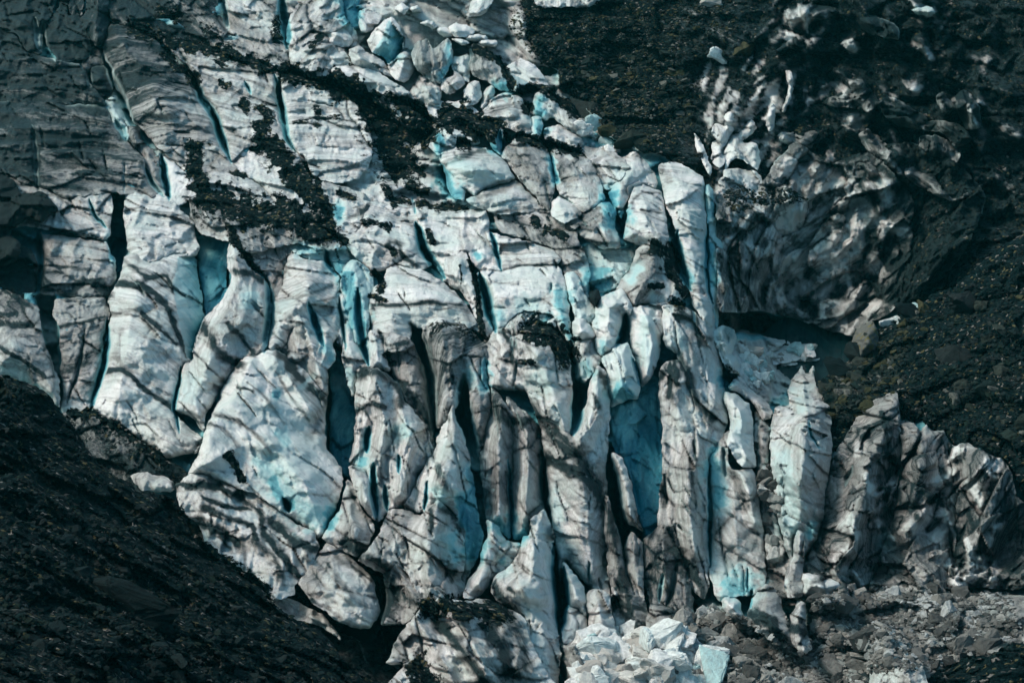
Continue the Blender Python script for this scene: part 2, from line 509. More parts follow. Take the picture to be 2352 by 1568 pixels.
ice_material('ice')
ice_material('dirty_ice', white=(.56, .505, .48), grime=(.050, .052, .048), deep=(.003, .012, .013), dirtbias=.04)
rock_material('scree', [(0.0132, 0.0231, 0.0198), (0.0060, 0.0150, 0.0139), (0.0300, 0.0354, 0.0290), (0.0156, 0.0218, 0.0172), (0.0510, 0.0476, 0.0231), (0.0252, 0.0326, 0.0304), (0.1140, 0.1122, 0.0990), (0.0036, 0.0109, 0.0112), (0.0330, 0.0326, 0.0145)])
rock_material('scree_mix', [(0.0132, 0.0231, 0.0198), (0.0060, 0.0150, 0.0139), (0.0300, 0.0354, 0.0290), (0.0156, 0.0218, 0.0172), (0.0510, 0.0476, 0.0231), (0.0252, 0.0326, 0.0304), (0.1140, 0.1122, 0.0990), (0.0036, 0.0109, 0.0112), (0.0330, 0.0326, 0.0145)], bypos=0.55)
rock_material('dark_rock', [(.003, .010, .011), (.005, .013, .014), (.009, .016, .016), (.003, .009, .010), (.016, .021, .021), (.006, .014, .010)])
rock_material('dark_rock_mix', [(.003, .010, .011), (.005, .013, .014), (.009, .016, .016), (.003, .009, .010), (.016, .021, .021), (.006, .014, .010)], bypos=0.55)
rock_material('mossy_rock', [(.10, .10, .09), (.12, .12, .11)], (.13, .105, .03))
rock_material('chunk_ice', [(.64, .64, .62), (.72, .69, .67), (.40, .56, .56), (.52, .49, .46), (.68, .68, .66), (.36, .32, .29), (.60, .64, .63)])
rock_material('grey_chunk', [(0.2550, 0.2394, 0.2214), (0.1700, 0.1596, 0.1476), (0.3570, 0.3528, 0.3444), (0.1190, 0.1134, 0.1066), (0.0680, 0.0672, 0.0640), (0.2210, 0.2268, 0.2173), (0.0382, 0.0403, 0.0394)])
rock_material('grey_chunk_mix', [(0.2550, 0.2394, 0.2214), (0.1700, 0.1596, 0.1476), (0.3570, 0.3528, 0.3444), (0.1190, 0.1134, 0.1066), (0.0680, 0.0672, 0.0640), (0.2210, 0.2268, 0.2173), (0.0382, 0.0403, 0.0394)], bypos=0.55)
water_material()

ice_material('moraine')  # dark moraine gravel, with corner vignetting put into its colour
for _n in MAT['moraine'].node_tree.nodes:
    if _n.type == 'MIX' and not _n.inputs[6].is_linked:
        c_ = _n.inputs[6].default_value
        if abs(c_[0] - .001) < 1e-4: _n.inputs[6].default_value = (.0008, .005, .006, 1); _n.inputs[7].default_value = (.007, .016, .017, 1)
SUN_E = 1.95; SUN_ANG = 18.0; SKY_S = .11; SKY_TINT = (.62, 1.0, .92, 1); EXPO = 0.86; ADDED_HAZE_D = .00004
# ---------- depth of the ground along the view, metres, at picture directions ----------
D0 = Depth([(-150, -80, 455), (0, 0, 420), (250, 0, 425), (512, -20, 440), (800, -20, 432), (1024, 0, 410), (1180, -80, 420),
            (0, 150, 368), (150, 170, 366), (300, 150, 378), (450, 130, 392), (600, 140, 398), (700, 150, 395), (850, 200, 392), (1024, 200, 372),
            (0, 260, 330), (150, 270, 332), (330, 240, 348), (480, 230, 352), (600, 215, 356), (700, 190, 372), (705, 300, 340), (790, 290, 398), (870, 290, 388), (960, 250, 362), (1100, 250, 340),
            (0, 350, 306), (150, 350, 311), (330, 330, 325), (480, 330, 328), (620, 310, 332), (700, 340, 331), (800, 372, 368), (870, 350, 364), (930, 330, 340), (1024, 340, 318), (1150, 340, 300),
            (0, 450, 296), (200, 440, 292), (330, 430, 304), (480, 430, 306), (600, 430, 308), (720, 440, 312), (800, 430, 318), (880, 430, 322), (1024, 430, 298),
            (150, 560, 270), (330, 540, 282), (480, 550, 291), (620, 560, 295), (740, 560, 297), (860, 560, 299), (1000, 560, 296),
            (300, 690, 244), (480, 690, 259), (600, 660, 271), (720, 650, 271), (860, 640, 271), (1000, 650, 262), (1150, 700, 240), (-150, 700, 250), (500, 800, 235), (850, 800, 240)])

SER = 'ice seracs and blocks of the icefall'
def S(tile, pts, label, z=0.0, name='serac', cat='serac', group=SER, **k):
    return surf(name, T(tile, pts), z=z, label=label, cat=cat, group=group, **k)

# ================= traced lines on the ice =================
cr, stn, db, bl, cl, wl = crack, stain, debris, blue, clean, wall
# tile A1
cr('A1', '1290,480 1330,560 1350,650 1400,720 1450,800 1480,920 1520,1030 1550,1090', 4.2, 11, .75)
cr('A1', '1420,720 1460,830 1500,950 1530,1050', 4.0, 9, .8)
cr('A1', '1840,500 1880,640 1910,780 1940,930 1985,1015', 4.0, 10, .6)
cr('A1', '1650,540 1690,640', 2, 4); cr('A1', '680,360 760,550 815,640 860,760 900,835', 5, 10, .3)
cr('A1', '215,840 240,1000 262,1290', 3.2, 5, .2); cr('A1', '830,1090 835,1290', 1.2, 2.5, .3)
cr('A1', '600,1340 640,1450 720,1530', 2.2, 5, .7); cr('A1', '600,480 605,590', 4, 5, .2)
cr('A1', '285,150 300,330 370,410', 4.5, 7, .25); cr('A1', '230,120 270,340', 3.5, 6, .25)
cr('A1', '1080,1040 1110,1200 1140,1340', 3.6, 8, .9); cr('A1', '970,1130 1030,1240 1100,1320', 3, 7, .5)
cr('A1', '1500,-60 1510,80 1530,200', 3.6, 8, .3); cr('A1', '1890,-60 1900,120 1920,220 1930,330', 5.5, 9, .8)
cr('A1', '780,800 830,900 860,950', 4, 6, .5); cr('A1', '1200,330 1290,500', 2.6, 4, .2)
stn('A1', '-100,680 300,690 480,700 720,730', 6, 1.0); stn('A1', '-100,520 300,530 560,590', 3.2, .9); stn('A1', '420,620 600,640', 3.5, .9)
stn('A1', '480,1100 680,1130', 3, .8); stn('A1', '620,1060 960,1100', 3, .6); stn('A1', '-50,950 200,1050', 8, .7); stn('A1', '300,1060 600,1090', 7, .6)
stn('A1', '905,830 1080,660 1200,600 1340,660', 2.2, .9); stn('A1', '760,570 900,490 1220,480', 5, .7); stn('A1', '1080,760 1250,690 1400,700', 2, .8)
stn('A1', '940,870 1100,860 1240,800', 4, .6); stn('A1', '750,170 950,230', 8, .8); stn('A1', '1380,660 1500,690 1620,600', 2, .8)
db('A1', '860,170 1080,250 1250,290 1420,340 1480,360', 6.5); db('A1', '1090,340 1190,440 1290,500 1330,600', 4.5)
db('A1', '1480,350 1650,400 1860,480', 6); db('A1', '1730,700 1800,800 1700,870', 6, .8); db('A1', '1700,900 1850,980 1900,1080 2000,1180 2100,1290 2150,1420', 10.5)
db('A1', '1620,650 1660,760', 5, .8); db('A1', '1250,960 1320,1000 1290,1090 1330,1200 1350,1290', 7); db('A1', '1450,430 1520,380', 6, .7)
db('A1', '1460,560 1560,560', 5, .7); db('A1', '1180,60 1200,150', 5, .8); db('A1', '1370,190 1480,250', 6, .7); db('A1', '1040,60 1200,80', 6, .7)
db('A1', '1880,440 2000,520 2150,540 2352,600', 7.5); db('A1', '2120,700 2140,860', 4.5, .7); db('A1', '1860,100 1870,300', 5, .7); db('A1', '2160,230 2080,330', 3, .8)
db('A1', '1960,820 2120,800 2300,780', 3, .6); db('A1', '1340,1370 1500,1360 1640,1440 1750,1450 1900,1420 2060,1480 2150,1560', 11.5, 1.15)
db('A1', '1540,1160 1650,1180', 2.5, .9); stn('A1', '1560,300 1740,380 1860,380', 5, .8); stn('A1', '1560,100 1700,110', 4, .8)
stn('A1', '1970,300 2100,220 2200,150 2320,160', 3, .9); db('A1', '2140,1300 2200,1450 2230,1540', 7, .8); db('A1', '2250,1300 2400,1330', 4, .7)
# tile B1
db('B1', '-60,560 30,570 120,600 220,700 330,830 420,880 520,890 660,870', 11.5, 1.2); db('B1', '300,900 390,1000 430,1100 330,1150', 17, 1.0)
db('B1', '400,690 520,740 640,850', 7.5); db('B1', '340,640 480,700 580,740', 4.5, .8); db('B1', '520,1120 600,1180', 4, .9); db('B1', '470,1230 620,1300', 5, .8)
db('B1', '330,1330 560,1370 900,1400', 4, .75); db('B1', '300,1230 400,1400', 5, .7); db('B1', '160,1480 370,1520', 5, .7)
db('B1', '1200,610 1330,590 1400,610 1560,720 1700,860', 5); db('B1', '1250,690 1300,760', 5); db('B1', '1190,930 1340,940 1500,990 1640,1030', 5.5)
db('B1', '900,310 1080,390 1140,500 1180,600', 4.2, .9); db('B1', '700,830 800,780 950,840 1090,870', 10, 1.2); db('B1', '810,960 900,970', 4.5)
db('B1', '1120,880 1140,960', 4, .8); db('B1', '1320,1440 1360,1530', 4, .8)
stn('B1', '730,1100 850,1060 980,1000 1040,1020', 3.4, .9); stn('B1', '870,1280 920,1310 1080,1220 1240,1200', 2.4, .9); stn('B1', '900,1330 1060,1290 1200,1220', 4, .7)
stn('B1', '1150,980 1300,1150 1400,1200', 13, .75); stn('B1', '1480,1200 1560,1110 1640,1050', 10, .8); stn('B1', '1080,1420 1280,1400 1400,1410', 2.4, .8)
stn('B1', '1640,990 1800,1000 1900,1080', 6, .7); stn('B1', '1640,1440 1760,1380 1840,1340', 9, .8); stn('B1', '1730,1100 1800,1240', 3, .9)
stn('B1', '1050,760 1180,700 1290,730', 6, .7); stn('B1', '1100,850 1280,720', 7, .6); stn('B1', '2000,1060 2100,1060 2230,1200', 8, .6); stn('B1', '1950,1400 2050,1290 2180,1300', 2, .8)
stn('B1', '2050,1400 2180,1430', 2, .9); stn('B1', '1810,1080 1830,1120 1900,1140', 4, .8); stn('B1', '0,1480 150,1430 300,1290 500,1310', 3, .8)
bl('B1', '700,1150 770,1290 840,1330', 8, .75); bl('B1', '740,1090 900,1130 1100,1200', 6, .3); bl('B1', '690,900 680,1020', 5, .8); bl('B1', '1050,920 1080,1020', 5, .9)
bl('B1', '1440,1050 1460,1230', 3, .9); bl('B1', '1820,1280 1850,1400 1890,1530', 9, .9); bl('B1', '1160,560 1060,600', 7, .8); bl('B1', '60,30 110,150', 8, 1.0)
bl('B1', '390,260 370,400', 6, .55); bl('B1', '750,290 760,430 690,520', 3, .6); bl('B1', '1380,640 1350,740 1400,780', 6, .6); bl('B1', '1340,800 1360,900', 7, .6)
bl('B1', '1850,1150 2000,1180', 9, .25); bl('B1', '0,1390 10,1480', 5, .9); bl('B1', '280,1180 150,1250', 5, .3)
cr('B1', '1450,1050 1455,1220', 1.6, 4, .9); cr('B1', '840,1260 920,1320', 1.4, 2.5, .3); cr('B1', '1430,1340 1500,1310 1600,1380', 1.5, 3, .3)
cr('B1', '60,660 80,780 150,860 200,950 240,990', 1.4, 2.4, .2); cr('B1', '700,1090 745,1230 760,1310', 3, 6, .8); cr('B1', '1090,880 1100,1030', 3.5, 6, .9)
cr('B1', '1380,1200 1430,1350 1430,1430', 1.6, 3, .2); cr('B1', '510,1330 530,1440', 1.4, 3, .6); wl('B1', '340,120 300,240 230,360', '440,250 430,350 345,430', 6, .85)
# tile A2
cr('A2', '262,40 275,200 250,460', 4, 9, .15); cr('A2', '715,620 725,760 690,960 645,1100 615,1250', 3.6, 9, .8); cr('A2', '575,690 540,900 500,1060 450,1210', 2, 4, .2)
cr('A2', '1210,950 1190,1120 1170,1240 1205,1390', 2.2, 5, .9); cr('A2', '1795,340 1815,500 1810,650 1780,850', 5.5, 12, .5)
cr('A2', '2070,520 2110,640 2180,810', 4, 7, .9); cr('A2', '2270,480 2310,700 2330,850', 1.8, 5, .6); cr('A2', '2190,170 2200,260 2260,340', 3.2, 6, .9)
cr('A2', '1900,310 1905,330', 1, 1)
wl('A2', '1190,215 1160,400 1200,640 1250,880', '1320,210 1380,600 1320,750 1290,910', 6, .7)
stn('A2', '780,400 950,410 1060,460 1130,560 1180,680 1260,870', 3.2, 1.15); stn('A2', '950,590 1050,680 1180,790', 2.6, 1.15); stn('A2', '690,985 800,965 880,1000 980,1110 1170,1240', 2.8, 1.15)
stn('A2', '980,350 1120,345 1170,440', 3, 1.1); stn('A2', '830,240 960,330 980,370', 4, .8); stn('A2', '620,1250 800,1330 900,1420 1040,1500', 3, 1); stn('A2', '820,690 780,860 830,950', 5, .6)
stn('A2', '740,600 900,570', 4, .7); stn('A2', '-60,780 120,890 300,1000', 2.6, 1.1); stn('A2', '0,420 130,500 220,560', 3, 1); stn('A2', '-60,600 100,590 ', 4, 1.1); stn('A2', '-60,660 190,665', 4.5, 1.1)
stn('A2', '380,680 520,660 700,610', 3, 1.1); stn('A2', '410,500 640,480', 3, .9); stn('A2', '290,260 480,290 640,300', 3.2, .9); stn('A2', '440,470 560,370 660,390 720,460', 7, 1.1)
stn('A2', '290,440 440,440', 3, .9); stn('A2', '340,100 560,130 700,170', 4, .7); stn('A2', '350,30 560,70 720,110', 3.4, 1.1); stn('A2', '520,1010 600,990', 2, 1)
stn('A2', '1360,680 1470,840 1600,940', 6.5, 1.15); stn('A2', '1310,860 1400,950 1520,1050', 2.6, 1); stn('A2', '1580,300 1700,320 1780,370', 4, 1); stn('A2', '1530,670 1630,750 1710,870', 3.5, 1)
stn('A2', '1890,850 2000,1010 2100,1110 2200,1190', 6.5, 1.2); stn('A2', '1850,980 1950,1150 2080,1320', 2, .8); stn('A2', '1450,1270 1600,1310 1740,1430 1850,1570', 2.6, .9)
stn('A2', '1660,1060 1760,1130 1900,1330', 1.6, .7); stn('A2', '1590,1095 1690,1110', 2.2, 1); stn('A2', '2050,1100 2150,1250 2100,1400', 8, .7); stn('A2', '1950,640 2030,650', 2.4, 1)
stn('A2', '1300,1300 1500,1360 1600,1480', 2.4, .8); stn('A2', '2140,510 2260,490', 1.4, .8); stn('A2', '1940,700 2100,840', 4, .6)
bl('A2', '1680,440 1690,560', 8, .4); bl('A2', '2000,150 2150,180', 7, .5); bl('A2', '2240,250 2280,330', 8, .8); bl('A2', '2340,300 2340,440', 7, .8); bl('A2', '1850,1120 1855,1160', 3, .9)
bl('A2', '1850,1380 1950,1480', 6, .45); bl('A2', '2130,1000 2000,1100', 3, .3); bl('A2', '2240,920 2180,800', 6, .5); bl('A2', '760,100 780,240', 5, .9)
db('A2', '1530,-20 1620,160 1740,290 1780,320', 4.5, .9); db('A2', '2150,90 2250,60 2330,120', 5, .9); db('A2', '1960,-100 2100,60 2250,30', 9, 1); stn('A2', '1700,50 1800,150', 8, .8)
db('A2', '2250,140 2300,330 2250,420', 1.5, .5)
# tile A3
db('A3', '1520,0 1580,110 1640,210', 3.4, .95); bl('A3', '1820,180 1890,320 1980,400', 5, .75); bl('A3', '2230,380 2200,540', 5, .8); cr('A3', '1905,320 1945,420', 3.6, 9, .95)
db('A3', '1190,400 1310,600 1480,750 1640,825 1820,1000', 6, .9); db('A2', '430,1275 610,1262 760,1340 950,1480 1150,1620', 5, .85); bl('A3', '1700,40 1830,200', 5, .4); stn('A3', '1760,0 1850,130 2000,330', 2, .7); stn('A3', '1180,240 1350,230 1500,260 1640,340 1740,410 1780,560 1900,720 2010,850', 5, 1.2)
stn('A3', '1370,320 1560,390 1690,395', 3, 1.2); stn('A3', '1380,390 1560,470 1690,500 1720,600', 4, 1.2); stn('A3', '1820,480 1950,600 2120,670', 6, 1.2); stn('A3', '1640,660 1640,800', 2, .9)
stn('A3', '1300,480 1500,560 1620,640', 8, 1.15); stn('A3', '1700,620 1850,720 1880,860', 6, .9); stn('A3', '1400,200 1620,280 1760,350', 3, .8); stn('A3', '2200,760 2352,960 2450,1050', 5, .8)
stn('A3', '2280,1120 2100,1000', 3, .8); stn('A3', '2340,700 2500,860', 7, .8)
# tile B2
cr('B2', '530,-20 590,150 640,250 725,345', 5.2, 11, .9); cr('B2', '955,320 1000,470 1030,590 1070,710', 5, 12, .9); cr('B2', '1030,30 1080,200 1100,305', 2.6, 5, .95)
cr('B2', '485,660 560,790 610,950 640,1150 655,1420', 6.5, 17, .25); cr('B2', '850,1010 840,1150 870,1350 940,1580', 8.5, 17, .45); cr('B2', '5,490 40,640 65,810', 2.2, 6, .6)
cr('B2', '140,420 150,600 180,810 215,930', 5, 10, .95); cr('B2', '205,1350 195,1520', 3.6, 7, .95); cr('B2', '1440,380 1430,460', 1.2, 2); cr('B2', '1560,820 1600,960 1625,1080', 3.4, 8, .6)
cr('B2', '1940,590 1940,690 1880,810', 4.2, 9, .95); cr('B2', '1980,880 2040,1080', 2.4, 4, .95); cr('B2', '1640,1020 1620,1200 1590,1400', 6.5, 12, .8); cr('B2', '1700,400 1715,480', 4, 6, .8)
cr('B2', '2270,60 2290,200 2310,320 2352,420', 4, 9, .95); cr('B2', '1740,20 1820,150', 1.6, 3, .2); cr('B2', '1900,-40 1915,100', 3, 6, .9)
db('B2', '1260,690 1400,710 1520,820 1550,900', 10.5, 1.15); stn('B2', '1110,700 1170,800 1180,920', 5, 1); stn('B2', '1050,1120 1250,1180 1400,1350 1560,1500 1750,1750', 11, 1.0)
stn('B2', '1060,1150 1100,1260 1250,1330', 10, 1.0); db('B2', '600,720 720,680 850,690 950,760', 6, .6); stn('B2', '600,760 800,720 960,800', 9, .9); stn('B2', '230,530 480,530 650,515 820,530', 2.6, .95)
db('B2', '240,300 300,370 290,460', 3.6, .9); db('B2', '210,470 340,510', 3.5, .8); stn('B2', '120,1000 290,980 400,1070 440,1200', 6.5, 1.1); stn('B2', '420,1080 540,1170 620,1350', 6.5, 1.15)
stn('B2', '120,1250 220,1200 330,1220', 4, 1.0); db('B2', '330,840 370,960', 4.5, .75); stn('B2', '340,140 390,110 450,220 540,270', 3.5, 1); db('B2', '360,150 400,200', 4, .7)
db('B2', '880,220 940,400 960,600 1010,780', 2.8, .85); db('B2', '820,260 840,400', 1.8, .7); stn('B2', '1330,80 1600,150 1690,320', 7, .8); db('B2', '1380,30 1560,80', 5, .9)
db('B2', '2100,140 2230,170 2280,290 2200,300', 8, .9); db('B2', '2230,330 2352,450', 4, .9); stn('B2', '1700,960 1790,1020 1810,1100', 5.5, 1.1); stn('B2', '1720,1130 1760,1220', 3, 1.1)
stn('B2', '2230,900 2230,1150', 5, 1.1); stn('B2', '2050,1100 2150,1050 2210,940', 3.5, 1); stn('B2', '1950,300 2100,180', 5, .8); stn('B2', '830,820 820,960', 6, .7); stn('B2', '900,860 1010,1080', 7, .7)
stn('B2', '780,1010 800,1150', 5, .9); stn('B2', '240,540 230,680', 3, .9); stn('B2', '280,700 330,800 470,790', 3.5, 1.0); stn('B2', '2270,540 2340,600', 5, .9); db('B2', '1220,900 1350,920', 2.6, .8)
stn('B2', '1150,900 1230,1000', 6, .8); db('B2', '600,20 660,130', 3.5, .8); stn('B2', '1100,80 1340,100', 2.6, .7); stn('B2', '1100,300 1300,270 1470,265', 2.2, .8); stn('B2', '1330,940 1480,1080', 6, .6)
stn('B2', '1500,900 1560,970', 4, .8); stn('B2', '50,250 130,230 220,310', 3, 1.0); stn('B2', '60,640 100,700 180,860', 3, .9); db('B2', '2080,420 2200,400', 3, .9); stn('B2', '700,1250 760,1300', 3, .8)
bl('B2', '1760,280 1740,440', 12, .7); bl('B2', '1780,150 1700,250', 9, .35); bl('B2', '1200,540 1350,550', 9, .35); bl('B2', '1090,560 1100,640', 7, .5); bl('B2', '-20,200 90,180', 9, .5)
bl('B2', '60,330 100,480 180,700', 8, .75); bl('B2', '1850,1130 1990,1160', 9, .75); bl('B2', '990,900 1000,1100', 4, .95); bl('B2', '1560,440 1570,540', 8, .5); bl('B2', '880,960 900,1050', 6, .5)
bl('B2', '420,1330 460,1430', 9, .4); bl('B2', '1480,420 1540,700 1590,800', 5, .6); bl('B2', '920,180 960,230', 4, .6); bl('B2', '2110,360 2150,900', 3, .3); bl('B2', '1640,900 1720,1020', 6, .5)
bl('B2', '1440,610 1370,650', 4, .7); bl('B2', '1790,870 1780,760', 4, .5); bl('B2', '2040,260 1960,400', 5, .4); bl('B2', '60,950 60,1250', 7, .4)
# tile C2
cr('C2', '20,40 60,300 105,440', 4.6, 9, .95); cr('C2', '228,0 222,300 255,520', 2.6, 6, .9); cr('C2', '245,1600 238,2000 245,2300', 2.6, 8, .7); cr('C2', '335,1480 345,1700', 3, 5, .3)
cr('C2', '105,470 150,700 200,760', 1.5, 3, .4); stn('C2', '30,880 100,1010 160,1200 260,1300', 5, 1.1); stn('C2', '100,560 150,640 180,800', 3, 1); db('C2', '-20,500 70,560', 5, .8); stn('C2', '0,900 20,1050', 5, 1.1)
stn('C2', '130,1450 150,1567', 3, 1); stn('C2', '240,1350 340,1400', 6, .6); stn('C2', '380,1640 480,1900', 6, .7); db('C2', '340,930 420,1000 350,1080', 4, .5); bl('C2', '330,1000 350,1090', 5, .9); bl('C2', '260,1480 250,1700', 7, .6)
bl('C2', '240,100 260,420', 5, .7); bl('C2', '70,300 90,400', 5, .8); bl('C2', '400,1200 500,1350', 8, .2); bl('C2', '0,700 60,850', 8, .25); bl('C2', '800,1080 790,1140', 7, .3); bl('C2', '850,1150 860,1260', 6, .3)
stn('C2', '60,180 180,170', 2, .6); stn('C2', '160,740 250,760', 3, .8); stn('C2', '1290,1230 1400,1180 1490,1200', 5, .8); stn('C2', '1400,1250 1430,1400 1480,1560', 4, 1.1); stn('C2', '940,1150 1050,1190', 3, .7)
stn('C2', '1170,1400 1350,1500', 5, .8); cr('C2', '900,1300 920,1420 980,1500', 1.5, 3, .7); stn('C2', '-30,120 40,300', 6, .7); db('C2', '-40,100 30,260', 5, .7); db('C2', '0,330 70,480', 4, .9)
# tile B3
cr('B3', '1385,20 1378,250 1420,430 1445,520', 3.8, 11, .5); cr('B3', '1448,630 1470,830 1500,1230', 4.6, 11, .8); cr('B3', '1525,790 1530,1000 1510,1220', 4.2, 10, .95); cr('B3', '1690,740 1702,890', 1.6, 4, .6)
cr('B3', '248,90 245,300 258,460', 4.2, 9, .95); cr('B3', '325,230 330,410', 3, 6, .8); cr('B3', '605,200 590,410', 1.8, 5, .9); cr('B3', '1150,60 1170,350 1185,590', 2.2, 6, .9); cr('B3', '2280,770 2245,950 2215,1050', 3, 7, .2)
cr('B3', '2190,830 2160,1010', 2.6, 5, .5); cr('B3', '1840,30 1880,300 1930,520 1915,650', 6, 12, .4); cr('B3', '1915,600 1945,830 2000,960', 2, 5, .2); cr('B3', '415,30 410,160', 2.2, 5, .9); cr('B3', '1000,250 990,440', 2, 5, .3)
cr('B3', '2352,560 2290,500', 2, 3, .2); cr('B3', '280,870 320,1000 300,1160', 4.5, 8, .15)
stn('B3', '1420,60 1600,150 1740,260 1830,450 1880,700 1960,1000 2010,1230', 9, 1.1); stn('B3', '2010,250 2080,500 2180,600 2352,800', 9, .9); stn('B3', '2150,130 2200,380', 8, .8); stn('B3', '2230,520 2290,740', 5, 1.1)
stn('B3', '2200,620 2330,760', 8, 1); stn('B3', '630,400 640,530', 3.4, 1.0); stn('B3', '700,370 800,450 820,560', 5, 1.1); stn('B3', '730,600 770,720 780,840', 8, 1.1); bl('B3', '760,560 800,760', 6, .5)
stn('B3', '680,110 730,240', 5, 1.1); db('B3', '560,1080 700,1060 1000,1080 1150,1110', 9, .95); db('B3', '780,1030 980,1100 1030,1180', 10, .7); stn('B3', '720,1170 850,1350 1000,1567', 7, 1.1)
stn('B3', '1000,1150 1100,1300 1150,1480', 12, 1.1); db('B3', '480,1420 650,1600', 14, .85); stn('B3', '650,1150 800,1280', 6, 1.1); stn('B3', '1150,1100 1240,1250 1280,1450', 9, .9); stn('B3', '440,1200 560,1240', 5, .6)
stn('B3', '20,620 160,680 330,800', 6, 1.0); stn('B3', '150,700 320,790', 6, .9); stn('B3', '100,780 220,880', 3, 1.1); stn('B3', '300,830 480,1000 560,1060', 7, 1.0); stn('B3', '440,370 540,430', 4, .8)
stn('B3', '380,920 500,1050', 9, .9); stn('B3', '1330,640 1400,900 1430,1200', 10, .45); stn('B3', '1040,900 1100,1000 1180,1060', 7, 1.0); stn('B3', '1010,620 1120,760', 3, .8); stn('B3', '60,210 110,320 230,480', 3, .8)
stn('B3', '110,120 190,150', 3, 1.0); stn('B3', '1020,250 1010,430', 3, .8); stn('B3', '1160,100 1140,330', 3, .7); bl('B3', '1060,480 1180,600', 6, .7); bl('B3', '1280,560 1200,600', 6, .7); bl('B3', '830,300 900,560 900,750', 6, .9)
bl('B3', '880,100 930,300', 5, .9); bl('B3', '640,250 740,350', 6, .4); bl('B3', '1450,350 1500,480', 9, .3); bl('B3', '160,40 180,120', 6, .6); bl('B3', '1180,430 1170,600', 5, .8); stn('B3', '680,40 780,200', 3, .5)
bl('B3', '1180,800 1060,850', 6, .3); stn('B3', '700,340 620,400', 3, .8); stn('B3', '1150,930 1200,960', 3, .9); stn('B3', '0,720 150,830 250,1000', 4, .7)
bl('B3', '1110,720 1130,760', 6, .5)
# tile C3
stn('C3', '0,660 100,790 190,930 225,1100', 9, 1.1); stn('C3', '330,400 470,500 560,560', 2.6, .9); stn('C3', '380,60 420,320', 6, .6); bl('C3', '340,840 420,900 480,970', 15, .55); bl('C3', '280,60 300,400', 9, .55)
cr('C3', '485,780 495,960', 1.6, 3, .7); cr('C3', '520,930 510,1050', 2.4, 4, .8); stn('C3', '1420,0 1500,130 1500,300', 7, 1.1); stn('C3', '1240,410 1350,400', 2, 1.1); stn('C3', '1600,250 1850,400', 4, .9)
cr('C3', '1690,560 1750,500 1810,450', 4.5, 7, .1); cr('C3', '1840,480 1870,700 1890,860', 3, 5, .1); stn('C3', '1020,450 960,650 1000,820', 12, .9); stn('C3', '1560,30 1800,200', 12, .7); stn('C3', '1900,100 2100,200 2300,300', 18, .9)
stn('C3', '1950,300 2050,650 2150,800', 6, 1.0); stn('C3', '1000,850 1090,760', 5, 1.1); stn('C3', '500,1090 640,1160 740,1330', 9, 1.2); stn('C3', '760,800 800,950', 10, .8); stn('C3', '1290,1250 1380,1180', 8, 1.1); stn('C3', '1270,1290 1310,1450', 6, 1.1)
stn('C3', '330,80 350,260', 5, .5); bl('C3', '760,180 820,560', 9, .3); bl('C3', '900,600 950,480', 6, .5); bl('C3', '1400,560 1450,680', 9, .25); bl('C3', '1230,860 1330,850', 9, .2); cr('C3', '1200,100 1150,250', 3, 3, .2)

rg = ridge
for t_, p_, w_, a_ in (('A2', '2110,1750 2000,1400 1850,1150', 24, .20), ('A2', '1850,1500 2000,1800 2100,2000', 16, .26), ('A3', '1750,60 1880,250 2050,420 2150,520', 13, .42), ('B3', '1420,250 1480,600 1480,900', 12, .28),
                       ('B2', '1330,980 1440,1120', 16, .25), ('B2', '2080,600 2060,950', 10, .28), ('B1', '900,1150 1050,1200', 14, .25), ('B3', '900,250 930,500 930,750', 9, .8), ('B3', '700,560 760,700', 9, .3),
                       ('C2', '420,1250 480,1500', 12, .25), ('C2', '720,1500 760,1900 780,2100', 14, .3), ('C2', '900,1050 860,1250', 10, .25), ('B2', '60,380 140,700 190,850', 7, .35), ('A2', '1880,500 1850,750', 8, .22),
                       ('A2', '1300,1000 1260,1200', 14, .25), ('B3', '1280,950 1320,1300', 12, .2), ('B2', '700,1430 850,1700', 16, .2), ('B2', '1700,550 1740,700', 6, .3), ('C2', '100,150 160,400', 14, .22), ('A2', '1060,1000 1100,1200', 12, .12)):
    blue(t_, p_, w_, a_)
rg('A2', '1720,870 1640,1000 1580,1150 1450,1260 1370,1430', 40, 8, 6); rg('A2', '1560,115 1610,350 1500,600 1400,900', 26, 12, 4); rg('A2', '2080,250 2050,450 1990,660', 18, 18, 3)
rg('A2', '1000,260 900,500 850,800 800,1150', 28, 22, 3); rg('A2', '1820,850 1960,1050 2080,1250', 12, 14, 3.5); rg('A2', '2040,660 2110,860 2180,1100', 8, 12, 3)
rg('B2', '770,1185 795,1350 740,1560 700,1720', 30, 12, 5); rg('B2', '1760,940 1720,1200 1640,1450', 14, 14, 4); rg('B2', '1110,1180 1100,1600 1080,1950', 10, 10, 3.5)
rg('B2', '1270,1300 1290,1600 1260,1950', 12, 12, 3); rg('B2', '250,970 310,1300 250,1600 200,1850', 12, 12, 4.5); rg('B2', '420,1150 490,1480 430,1800', 14, 12, 5); rg('B2', '700,690 730,950 700,1300', 16, 14, 4)
rg('B2', '2170,75 2100,300 1990,520', 14, 16, 4); rg('B2', '1480,1200 1600,1560 1680,1900 1700,2300', 18, 20, 3.5); rg('B2', '1300,800 1400,1000 1450,1200', 22, 24, 3); rg('B2', '2080,600 2120,800 2080,1000', 10, 10, 3)
rg('C2', '90,980 150,1300 160,1550 110,1900 150,2200', 12, 14, 4); rg('C2', '390,1390 350,1600 470,1700 540,2000', 14, 10, 3); rg('C2', '850,950 880,1150 900,1300 860,1700', 16, 14, 5); rg('C2', '945,940 980,1250 960,1700', 10, 10, 3)
